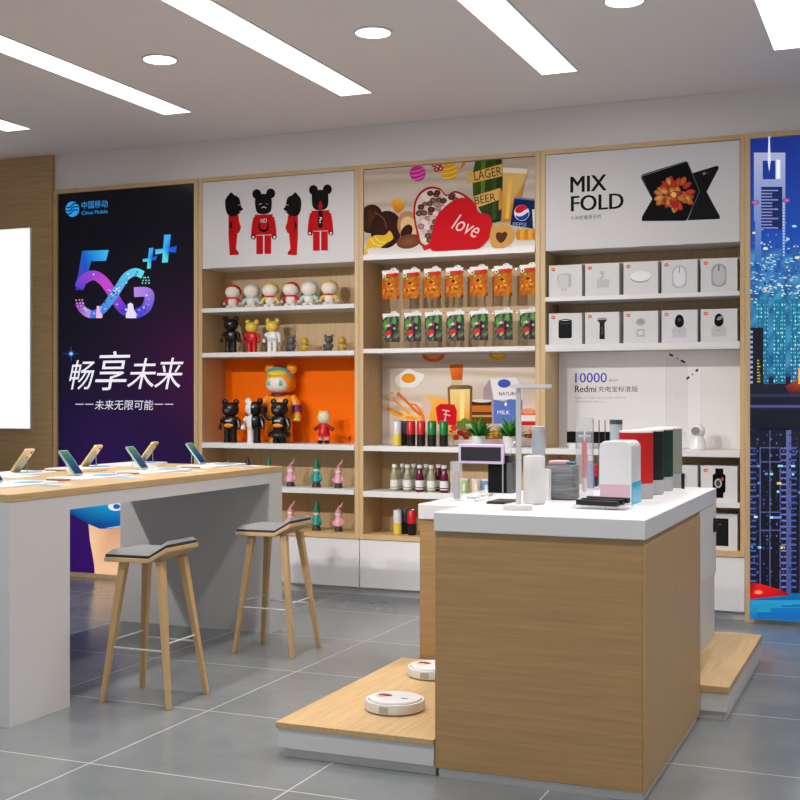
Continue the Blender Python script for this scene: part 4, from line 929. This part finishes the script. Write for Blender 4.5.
# ================================================================== PHONE TABLE
TX0, TX1, TY0, TY1 = -4.29, -3.29, 3.87, 6.148
t = thing('phone_table', 'long white high table with an oak top full of phones', 'table', ((TX0+TX1)/2, 5, 0))
B(TX0, TX1, TY0, TY1, .893, .925).build('tabletop', wood_y, t, True, bevel=.002)
B(TX0+.001, TX1-.001, TY0+.001, 4.247, 0, .8925).build('leg', white_m, t, True)
B(TX0+.001, TX1-.001, 6.003, TY1-.001, 0, .8925).build('leg', white_m, t, True)
B(TX0+.001, TX1-.001, 4.2475, 6.0025, .835, .8925).build('apron', white_m, t, True)
ZT = .925
def phone(label, x, y, facing, group):
    t = thing('display_phone', label, 'phone', (x, y, ZT+.0085), 0, group)
    s = -1 if facing > 0 else 1      # lean direction of the top
    a = math.radians(50); L, w, th = .15, .07, .009
    u = Vector((s*math.cos(a), 0, math.sin(a))); n = Vector((-s*math.sin(a), 0, math.cos(a)))  # n: screen normal
    b0 = Vector((0, 0, .002)); out = rrect(w, L, .008, 4)
    def pt(p, d): return b0+u*(p[1]+L/2)+Vector((0, 1, 0))*p[0]+n*d
    k = len(out)
    m = MB(); m.add([pt(p, 0) for p in out]+[pt(p, th) for p in out], [tuple(range(k)), tuple(range(2*k-1, k-1, -1))]+[(i, (i+1) % k, k+(i+1) % k, k+i) for i in range(k)])
    body = m.build('body', mat('phone_gold', (226, 192, 140), .25, .3) if facing < 0 else mat('phone_silver', (170, 200, 196), .25, .4), t)
    A = MB(); nx, nz = 6, 12; vs = []; cs = []
    for j in range(nz+1):
        for i in range(nx+1):
            p = ((i/nx-.5)*(w-.008), (j/nz-.5)*(L-.01)); vs.append(pt(p, th+.0006)); v = j/nz
            c = mixc((20, 60, 130), (30, 120, 170), v*2) if v < .5 else mixc((30, 120, 170), (150, 210, 110), (v-.5)*2)
            c = mixc(c, (20, 70, 120), .35*random.random()); cs.append(lin(c))
    A.add(vs, [(j*(nx+1)+i, j*(nx+1)+i+1, (j+1)*(nx+1)+i+1, (j+1)*(nx+1)+i) for j in range(nz) for i in range(nx)], 0, cs)
    A.build('screen', screenp, body, smooth=False)
    if facing < 0: MB().ell(pt((.018, L/2-.02), -.001), (.006, .006, .006), n=8, k=6).build('camera_lens', grey_d, body)
    st = MB(); top = b0+u*(L*.72)-n*.001
    st.tube([(top.x+s*.004, 0, .002), (top.x+s*.001, 0, top.z)], .0022, 8); st.box(min(0, s*.06), max(0, s*.06), -.012, .012, 0, .003)
    st.build('stand', clear if facing > 0 else steel, t)
    return t
leafb = mat('leaflet_edge', (150, 110, 76), .5); matw = mat('display_plate_white', (232, 236, 240), .3); matb = mat('display_plate_blue', (90, 170, 214), .3); matbr = mat('leaflet_brown', (176, 140, 110), .5)
def plate(label, x, y, group):
    t = thing('display_plate', label, 'display plate', (x, y, ZT), 0, group)
    b = MB().prism(rrect(.24, .42, .05), 0, .008).build('board', matw, t, bevel=.001)
    MB().box(-.05, .05, -.26, -.19, .0, .007).build('price_card', leafb, t)
    MB().prism([(.06*math.cos(k*PI/12)+.03, .07*math.sin(k*PI/12)+.085) for k in range(24)], .0081, .0095).build('blue_print', matb, b)
GP, GQ = 'phones on stands along the table', 'white display plates on the phone table'
names = ['at the left edge of the photo', 'near the near end', 'mid table', 'at the far end of the table']
for i, y in enumerate((4.28, 4.845, 5.395, 5.97)):
    plate('white plate with blue disc, window-side row of screens, '.replace('window-side ', 'near ')+names[i], -3.66, y+.03, GQ)
    phone('phone with blue-green lit screen leaning on its stand, '+names[i], -3.705, y, 1, GP)
    b = MB().box(-.05, .05, -.08, .08, 0, .003); b.add([(x*.9, yy*.9, .0034) for x, yy in ((-.05, -.08), (.05, -.08), (.05, .0), (-.05, .0))], [(0, 1, 2, 3)], 1)
    o = b.build('leaflet', [white, matb]); o.location = (-3.45, y-.0+.07, ZT); o.rotation_euler.z = .3-.2*i; tag(o, 'blue and white leaflet on the near table edge, '+['leftmost', 'second', 'third', 'rightmost'][i], 'leaflet', 'leaflets on the phone table')
names2 = ['nearest the lit white screen', 'in the middle of the far side', 'at the far end of the table']
for i, y in enumerate((4.955, 5.52, 6.05)):
    plate('white display plate under the gold-backed phone '+names2[i], -4.17, y-.02 if i < 2 else 5.96, GQ)
    phone('phone seen from its gold back, '+names2[i], -4.175, y if i < 2 else 6.06, -1, GP)
    b = MB().box(-.06, .06, -.09, .09, 0, .004, 0)
    o = b.build('leaflet', [matbr if i == 1 else white]); o.location = (-3.99, y-.2, ZT); o.rotation_euler.z = .2*i; tag(o, ('brown leaflet' if i == 1 else 'white leaflet')+' before the gold-backed phone '+names2[i], 'leaflet', 'leaflets on the phone table')

# ================================================================== STOOLS
def stool(label, cx, cy):
    t = thing('bar_stool', label, 'bar stool', (cx, cy, 0), 0, 'oak bar stools with grey cushions')
    hx, hy = .163, .127
    zv, zl, zr = .604, .602, .655     # underside heights: valley, left lip, right lip
    xv = .062; th = .019
    xo = -.014; s = MB().extr([(-hx+xo, zl), (xv+xo, zv), (hx+xo-.008, zr), (hx+xo-.008, zr+th), (xv+xo, zv+th), (-hx+xo, zl+th)], -hy, hy).build('seat', mat('oak_stool', (206, 174, 128), .45, noise=.08, nscale=3, stretch=(1, 14, 14)), t, bevel=.002)
    def pad(x0, z0, x1, z1):
        n = 10; vs = []; fs = []
        for j in range(n+1):
            for i in range(n+1):
                a, b = i/n, j/n; e = min(1, min(a, 1-a, b, 1-b)*5); bl = .012+.022*math.sqrt(max(0, 1-(1-e)**2))
                vs.append((x0+(x1-x0)*a, (-hy+.006)+(2*hy-.012)*b, z0+(z1-z0)*a+bl))
        fs = [(j*(n+1)+i, j*(n+1)+i+1, (j+1)*(n+1)+i+1, (j+1)*(n+1)+i) for j in range(n) for i in range(n)]
        m = MB().add(vs, fs)
        c = [(x0, -hy+.006, z0), (x1, -hy+.006, z1), (x1, hy-.006, z1), (x0, hy-.006, z0)]
        m.add(c+[(p[0], p[1], p[2]+.012) for p in c], [(0, 1, 5, 4), (1, 2, 6, 5), (2, 3, 7, 6), (3, 0, 4, 7), (0, 3, 2, 1)], 1)
        m.build('cushion', [cushion, cushion_e], s)
    pad(-hx+.004+xo, zl+th+.0005, xv-.002+xo, zv+th+.0005); pad(xv+.002+xo, zv+th+.0005, hx-.014+xo, zr+th-.001)
    legm = mat('oak_stool_leg', (200, 166, 118), .5, noise=.08, nscale=3, stretch=(14, 14, 1))
    tops = {}; feet = {}
    for sx in (-1, 1):
        for sy in (-1, 1):
            zt = .603 if sx < 0 else .612
            a = (-.1 if sx < 0 else .085, sy*.085, zt); b = (sx*.168, sy*.15, 0); tops[sx, sy] = a; feet[sx, sy] = b
            MB().beam(b, a, .02, .034).build('leg', legm, t, bevel=.002)
    def at(k, z): f = z/tops[k][2]; return tuple(feet[k][i]+(tops[k][i]-feet[k][i])*f for i in range(2))+(z,)
    for a, b, z in (((-1, -1), (1, -1), .235), ((-1, 1), (1, 1), .235), ((-1, -1), (-1, 1), .265), ((1, -1), (1, 1), .265)):
        MB().tube([at(a, z), at(b, z)], .004, 8).build('footrest', mat('rail_satin', (214, 214, 214), .4), t)
    return t
s1 = stool('oak bar stool with grey cushion, nearer one at the table', -3.04, 4.51)
s2 = copy_tree(s1); s2.location = (-3.035, 5.615, 0); s2['label'] = 'oak bar stool with grey cushion, farther one near the toy shelves'

# ================================================================== DISPLAY COUNTERS
AX0, AX1 = -1.515, -.786; ZC = .914
t = thing('display_counter', 'oak-clad counter with a thick white top, nearest the camera', 'counter', ((AX0+AX1)/2, 4.5, 0))
B(AX0+.001, AX1-.008, 3.94, 5.05, .03, .8475).build('body', wood_isl, t, True, bevel=.002)
B(AX1-.0075, AX1+.0, 3.936, 5.05, .03, .83).build('side_panel', wood_isl_v, t, True)
B(AX0+.012, AX1-.012, 3.95, 5.04, 0, .0295).build('plinth', white_m, t, True)
B(AX0, AX1+.001, 3.93, 5.49, .848, ZC).build('worktop', mat('worktop_white', (226, 226, 228), .3), t, True, bevel=.003)
B(AX0+.01, AX1, 5.0505, 5.488, .545, .8475).build('upper_panel', white_m, t, True, bevel=.002)
B(AX0+.15, -.89, 5.12, 6.16, .14, .5445).build('pedestal', white_m, t, True)
q = onX(713.5, 525, AX1); MB().ell((q.x+.004, q.y, q.z), (.01, .014, .033)).build('handle', black, t, True)
# low platforms
t = thing('low_platform', 'low white plinth with oak top carrying two robot vacuums', 'platform', (-1.82, 4.5, 0))
B(-2.125, -1.5165, 3.935, 5.13, .035, .1075).build('base', white_m, t, True, bevel=.002); B(-2.11, -1.517, 3.955, 5.12, 0, .0345).build('plinth', white_m, t, True)
B(-2.133, -1.5162, 3.93, 5.134, .108, .1285).build('deck', wood_y, t, True, bevel=.001)
t = thing('low_platform', 'low white plinth with oak top, right of the counter', 'platform', (-1.0, 5.7, 0))
B(-1.5, -.68, 5.07, 6.26, .035, .1125).build('base', white_m, t, True, bevel=.002); B(-1.49, -.69, 5.085, 6.25, 0, .0345).build('plinth', white_m, t, True)
B(-1.503, -.674, 5.065, 6.264, .113, .1395).build('deck', wood_y, t, True, bevel=.001)
# back counter
t = thing('display_counter', 'lower oak and white counter behind the nearer one', 'counter', (-1.8, 5.6, 0))
B(-2.057, -1.5175, 5.16, 6.12, .05, .7595).build('body', wood_isl, t, True, bevel=.002); B(-2.045, -1.52, 5.17, 6.1, 0, .0495).build('plinth', white_m, t, True)
B(-2.061, -1.5165, 5.15, 6.14, .76, .828).build('worktop', mat('worktop_white', (226, 226, 228), .3), t, True, bevel=.003)
# robot vacuums
def vac(label, x, y):
    t = thing('robot_vacuum', label, 'robot vacuum', (x, y, .1286), 0, 'robot vacuums on the low platform')
    r = .112
    b = MB().lathe([(r*.9, 0), (r, .006), (r, .036), (r*.985, .04), (r*.9, .041)], 48).build('body', offw, t)
    MB().lathe([(r*.9, .0405), (r*.88, .046), (.01, .047)], 48).build('top_cover', white_g, t)
    g = MB().lathe([(r*.915, .0395), (r*.915, .0418), (r*.9, .0418)], 48).build('ring', grey_m, t)
    MB().ell((-.045, .01, .048), (.03, .012, .005), n=14, k=6).build('sensor_cap', mat('vacuum_dark_red', (120, 40, 40), .4), t)
    MB().ell((-.05, -.012, .047), (.028, .008, .003), n=12, k=6).build('sensor_window', mat('vacuum_salmon', (226, 150, 140), .4), t)
    MB().ell((.042, -.01, .047), (.016, .006, .002), n=10, k=5).build('button', grey_m, t)
    MB().box(-.018, .018, -r-.001, -r+.004, .01, .034).build('bumper_notch', grey_l, b)
vac('white robot vacuum, nearer one on the low oak platform', -1.80, 4.265)
q = P(438, 678, .1286); vac('white robot vacuum half hidden behind the counter', -1.868, 4.85)

# ================================================================== ON THE NEAR COUNTER
def S(px, py, z=ZC): v = P(px, py, z); return (v.x, v.y, z)
def mpx(loc): return (loc[0]*FW[0]+loc[1]*FW[1])/FPX
# desk lamp
p = S(517.7, 510); t = thing('desk_lamp', 'slim white desk lamp with flat head and round-edged base', 'lamp', p)
MB().prism(rrect(.1, .06, .02), 0, .02, ch=.003).build('base', white_m, t)
MB().box(-.0085, .0085, .004, .018, .0205, .428).build('pole', white_m, t, bevel=.002)
hd = MB().prism(rrect(.15, .04, .019), .4285, .441, at=(.045, .012)).build('lamp_head', white_g, t)
MB().box(.012, .11, .003, .021, .4255, .428).build('light_panel', offw, hd)
# white towers
p = S(531.8, 504.5); t = thing('router', 'tall plain white tower next to the desk lamp', 'device', (p[0], p[1]+.03, ZC))
MB().lathe([(.036, 0), (.04, .004), (.04, .174), (.037, .178)], 32).build('shell', white_m, t); MB().lathe([(.028, .178), (.028, .181)], 24).build('top_plate', white_g, t)
p = S(540.3, 500.5); t = thing('router', 'shorter white tower half behind the tall one', 'device', (p[0], p[1]+.04, ZC))
MB().prism(rrect(.06, .05, .01), 0, .118, ch=.003).build('shell', white_m, t); MB().prism(rrect(.04, .03, .01), .1185, .1205).build('top_plate', white_g, t)
p = S(538.5, 493); t = thing('water_bottle', 'pale blue see-through bottle behind the white tower', 'bottle', (p[0], p[1], ZC))
MB().lathe([(.024, 0), (.026, .01), (.028, .26)], 24).build('body', glass_b, t); MB().lathe([(.029, .26), (.029, .275), (.026, .278)], 24).build('lid', grey_l, t)
# fabric speaker with pads
p = S(560.3, 500); pz = (p[0], p[1]+.04)
t = thing('fabric_speaker', 'square dark grey fabric-covered box on the near counter', 'speaker', (*pz, ZC))
MB().prism(rrect(.112, .09, .014), .004, .136, ch=.004).build('fabric_body', fabric, t); MB().prism(rrect(.1, .08, .012), 0, .004).build('foot', black_m, t)
o = MB().box(-.035, .035, -.03, .03, 0, .014).build('pad', mat('pad_pink', (226, 176, 190), .6), bevel=.003); o.location = (pz[0]-.015, pz[1], ZC+.1365); tag(o, 'small pink pad lying on the grey fabric box', 'pad', 'pads on the fabric box')
o = MB().box(-.014, .014, -.03, .03, 0, .01).build('pad', mat('pad_blue', (60, 120, 150), .6), bevel=.002); o.location = (pz[0]+.037, pz[1], ZC+.1365); tag(o, 'small blue pad beside the pink one on the fabric box', 'pad', 'pads on the fabric box')
# acrylic tube with red toothbrush
p = S(583.3, 500); t = thing('toothbrush_display', 'clear acrylic column holding a red electric toothbrush', 'toothbrush', (p[0], p[1]+.02, ZC))
MB().prism(rrect(.06, .05, .006), 0, .318).build('acrylic_case', clear, t)
MB().lathe([(.009, .085), (.0105, .1), (.0105, .215), (.006, .228)], 16).build('handle', mat('brush_red', (200, 20, 34), .35), t)
MB().lathe([(.006, .03), (.01, .04), (.009, .0849)], 14).build('base', mat('brush_pink', (226, 190, 190), .4), t); MB().tube([(-.024, 0, .246), (.024, 0, .246)], .004).build('holder', grey_l, t)
MB().lathe([(.0035, .229), (.003, .28)], 10).build('brush_neck', white, t)
# dispenser
a = P(599.4, 504, ZC); b = P(631, 505.3, ZC); far = onX(640.8, 500, b.x); wd = b.x-a.x; yc = (b.y+a.y)/2; dp = far.y-yc; h = .235
t = thing('soap_dispenser', 'rounded white appliance with pink lower band and cyan side', 'dispenser', (a.x+wd/2, yc+dp/2, ZC))
prof = rrect(wd, h+.02, .028, 6)
pp = [(x, z+h/2-.01) for x, z in prof]; pp = [(x, max(.0, z)) for x, z in pp]
MB().extr(pp, -dp/2, dp/2).build('shell', white_g, t, bevel=.004)
B(-wd/2+.004, wd/2-.004, -dp/2-.002, -dp/2+.002, .001, .074).build('pink_band', mat('pink_band', (222, 186, 202), .35), t)
B(wd/2-.004, wd/2+.003, -dp/2+.006, dp/2-.006, .001, .082).build('cyan_tank', mat('cyan_tank', (40, 176, 210), .25), t, bevel=.002)
# tray of black bars
p = S(603, 508.5); t = thing('display_tray', 'small clear tray with three black bars in front of the white appliance', 'tray', (p[0], p[1], ZC), .0)
MB().prism(rrect(.2, .125, .006), .006, .012).build('tray_base', clear, t); MB().prism(rrect(.17, .09, .006), 0, .006).build('tray_foot', clear, t); r_ = MB(); r_.box(-.08, .08, -.012, .052, .0121, .0168); r_.box(-.07, .09, .024, .052, .0169, .0212); r_.build('step_riser', clear, t)
for k in range(3):
    o = MB().box(-.08, .08, -.013, .013, 0, .018).build('black_bar', black, bevel=.002); o.location = (p[0]-.012+.012*k, p[1]-.03+.03*k, ZC+.0125+.0045*k); o.rotation_euler.z = -.22
    tag(o, 'black bar on the clear tray, '+['front', 'middle', 'back'][k]+' one of three', 'bar', 'black bars on the clear tray')
# coloured tumblers
for i, (px, py, c, n) in enumerate([(636, 498, (196, 20, 20), 'bright red'), (647.3, 493.9, (10, 14, 16), 'black'), (657.3, 490.3, (6, 48, 36), 'dark green'), (666.8, 486.9, (140, 146, 132), 'grey-green')]):
    p = S(px, py); t = thing('thermos_speaker', n+' cylinder on a grey base, '+['frontmost', 'second', 'third', 'rearmost'][i]+' of four', 'speaker', p, 0, 'coloured cylinders in a row on the counter')
    r = .066
    MB().lathe([(r*.96, 0), (r, .004), (r, .06)], 40).build('base', grey_l, t); MB().lathe([(r, .0605), (r, .258)], 40).build('sleeve', mat('sleeve_'+n.replace(' ', '_').replace('-', '_'), c, .7), t)
    MB().lathe([(r, .2585), (r*.98, .265), (r*.6, .267)], 40).build('top_cap', offw, t)
p = S(683, 488.5); t = thing('remote_control', 'slim black handheld standing at the counter edge behind the cylinders', 'remote', (p[0], p[1]+.0, ZC))
MB().prism(rrect(.012, .03, .005), 0, .065, ch=.002).build('body', black, t); MB().ell((0, 0, .062), (.004, .01, .005), n=8, k=6).build('button', grey_m, t)
# rear clear stand with rods
p = S(600, 490); t = thing('acrylic_stand', 'clear stand with three thin dark rods behind the toothbrush column', 'display stand', (p[0], p[1], ZC))
B(-.045, .045, -.03, .03, 0, .006).build('foot', clear, t)
for k in range(3): MB().tube([(-.03+.026*k, 0, .006), (-.03+.026*k, 0, .3)], .0022, 8).build('rod', grey_d, t)
p = S(616, 488); t = thing('glass_tumbler', 'grey-blue glass cylinder behind the white appliance', 'tumbler', (p[0], p[1], ZC))
MB().lathe([(.024, 0), (.026, .004), (.027, .28)], 24).build('body', glass_b, t); MB().lathe([(.028, .28), (.028, .298), (.025, .3)], 24).build('rim', grey_d, t)
p = S(590.5, 488); t = thing('perfume_bottle', 'small blue glass bottle right behind the toothbrush column', 'bottle', (p[0], p[1], ZC))
MB().lathe([(.016, 0), (.02, .01), (.018, .09), (.01, .12)], 20).build('body', mat('blue_bottle', (90, 130, 190), .1, trans=.4), t); MB().lathe([(.009, .12), (.009, .14)], 14).build('cap', white, t)
p = S(597.5, 486); can('', 600, 7, 0, (cr_, cb_), .012, .1, None)
cn = [o for o in bpy.data.objects if o.get('label') == ''][0]; cn.name = 'lipstick_tube'; cn.location = (p[0], p[1]-.04, ZC); tag(cn, 'slim red and black tube between the blue bottle and white appliance', 'tube')
# phone lying flat
a = P(482, 504.5, ZC); b = P(503, 505.3, ZC); c = P(503, 500, ZC)
t = thing('display_phone', 'black phone lying flat on the near counter left of the lamp', 'phone', ((a.x+b.x)/2, (a.y+c.y)/2, ZC))
MB().prism(rrect(.078, .155, .01), 0, .008, ch=.001).build('body', black, t); MB().prism(rrect(.07, .147, .008), .0081, .0086).build('screen', mat('off_screen', (30, 30, 34), .3), t)

# ================================================================== ON THE BACK COUNTER
ZB = .828
p = S(497, 491.5, ZB)
t = thing('display_case', 'black case with a wide dark screen in a lilac frame', 'display case', (p[0]+.035, 5.95, ZB))
B(-.05, .05, -.04, .04, 0, .15).build('case', black_m, t); B(.02, .06, -.038, .038, .1505, .19).build('camera_block', black, t)
B(.034, .04, -.069, -.063, 0, .1475).build('post', grey_m, t); B(.052, .08, -.05, .04, 0, .155).build('side_glass', mat('smoked_glass', (80, 80, 84), .2), t)
B(-.2, .043, -.07, -.05, .148, .248).build('screen_frame', mat('lilac_frame', (190, 170, 205), .4), t, bevel=.004)
B(-.185, .028, -.073, -.0702, .163, .233).build('screen', mat('dark_screen', (22, 21, 26), .4), t)
MB().tube([(.055, 0, .19), (.06, 0, .22), (.075, -.01, .255), (.095, -.01, .26)], .0035).build('white_arm', white, t)
p = S(453.8, 501, ZB); t = thing('acrylic_bottle', 'clear acrylic case with a brownish flask at the back counter corner', 'display case', (p[0]+.005, p[1]+.02, ZB))
MB().prism(rrect(.045, .045, .004), 0, .185).build('acrylic_case', clear, t); MB().lathe([(.014, .008), (.017, .02), (.016, .1), (.008, .14)], 18).build('flask', mat('smoky_flask', (150, 128, 130), .3, trans=.3), t)
for k, (px, py, rz) in enumerate(((474, 497.5, .3), (485, 495.5, .2), (480, 501, .25))):
    p = S(px, py, ZB); 
    if k == 2: p = (p[0], p[1]+.03, ZB)
    t = thing('display_phone', 'silver phone lying flat on the back counter, '+['left one', 'right one', 'front one']  [k], 'phone', p, rz, 'silver phones lying on the back counter')
    MB().prism(rrect(.065, .13, .008), 0, .008, ch=.001).build('body', grey_l, t); MB().prism(rrect(.058, .12, .006), .0081, .0086).build('screen', white_g, t)
p = S(523, 490, ZB); t = thing('mini_speaker', 'small black speaker behind the desk lamp pole', 'speaker', (-1.66, 5.85, ZB))
MB().prism(rrect(.07, .07, .012), 0, .1, ch=.004).build('shell', black_m, t); MB().lathe([(.022, .1), (.022, .102)], 20).build('driver', grey_d, t)

# ================================================================== LIGHT AND CAMERA
def spot(name, loc, aim, watt, ang, blend=.4, rad=.05, col=(1, .96, .92)):
    l = bpy.data.lights.new(name, 'SPOT'); l.energy = watt; l.spot_size = math.radians(ang); l.spot_blend = blend; l.shadow_soft_size = rad; l.color = col
    o = bpy.data.objects.new(name, l); C.objects.link(o); o.location = loc
    o.rotation_euler = (Vector(aim)-Vector(loc)).to_track_quat('-Z', 'Y').to_euler()
for x in (-4.28, -3.03, -1.79, -.55, .7):  # rightmost column has no strip above; added to brighten the counter's right side
    for y in (3.0, 4.53, 5.75): spot('down_spot', (x, y, HC-.015), (x, y, 0), 112, 110, .7)
for x, ax in ((-5.53, -4.1), (-4.28, -2.8), (-3.03, -1.5)): spot('shelf_spot', (x, 2.5, HC-.015), (ax, 7.5, 1.0), 700, 46, .7, .06)
w = bpy.data.worlds.new('world'); bpy.context.scene.world = w; w.use_nodes = True
w.node_tree.nodes['Background'].inputs[0].default_value = (.9, .95, 1, 1); w.node_tree.nodes['Background'].inputs[1].default_value = 1.0
cam = bpy.data.cameras.new('camera'); co = bpy.data.objects.new('camera', cam); C.objects.link(co)
co.location = (0, 0, EYE); co.rotation_euler = (PI/2, 0, TH); cam.sensor_width = 36; cam.lens = FPX/800*36; cam.clip_start = .02
sc = bpy.context.scene; sc.camera = co
sc.view_settings.view_transform = 'Standard'; sc.view_settings.look = 'None'; sc.view_settings.gamma = 1; sc.view_settings.exposure = -.58
sc.cycles.max_bounces = 8; sc.cycles.use_denoising = True
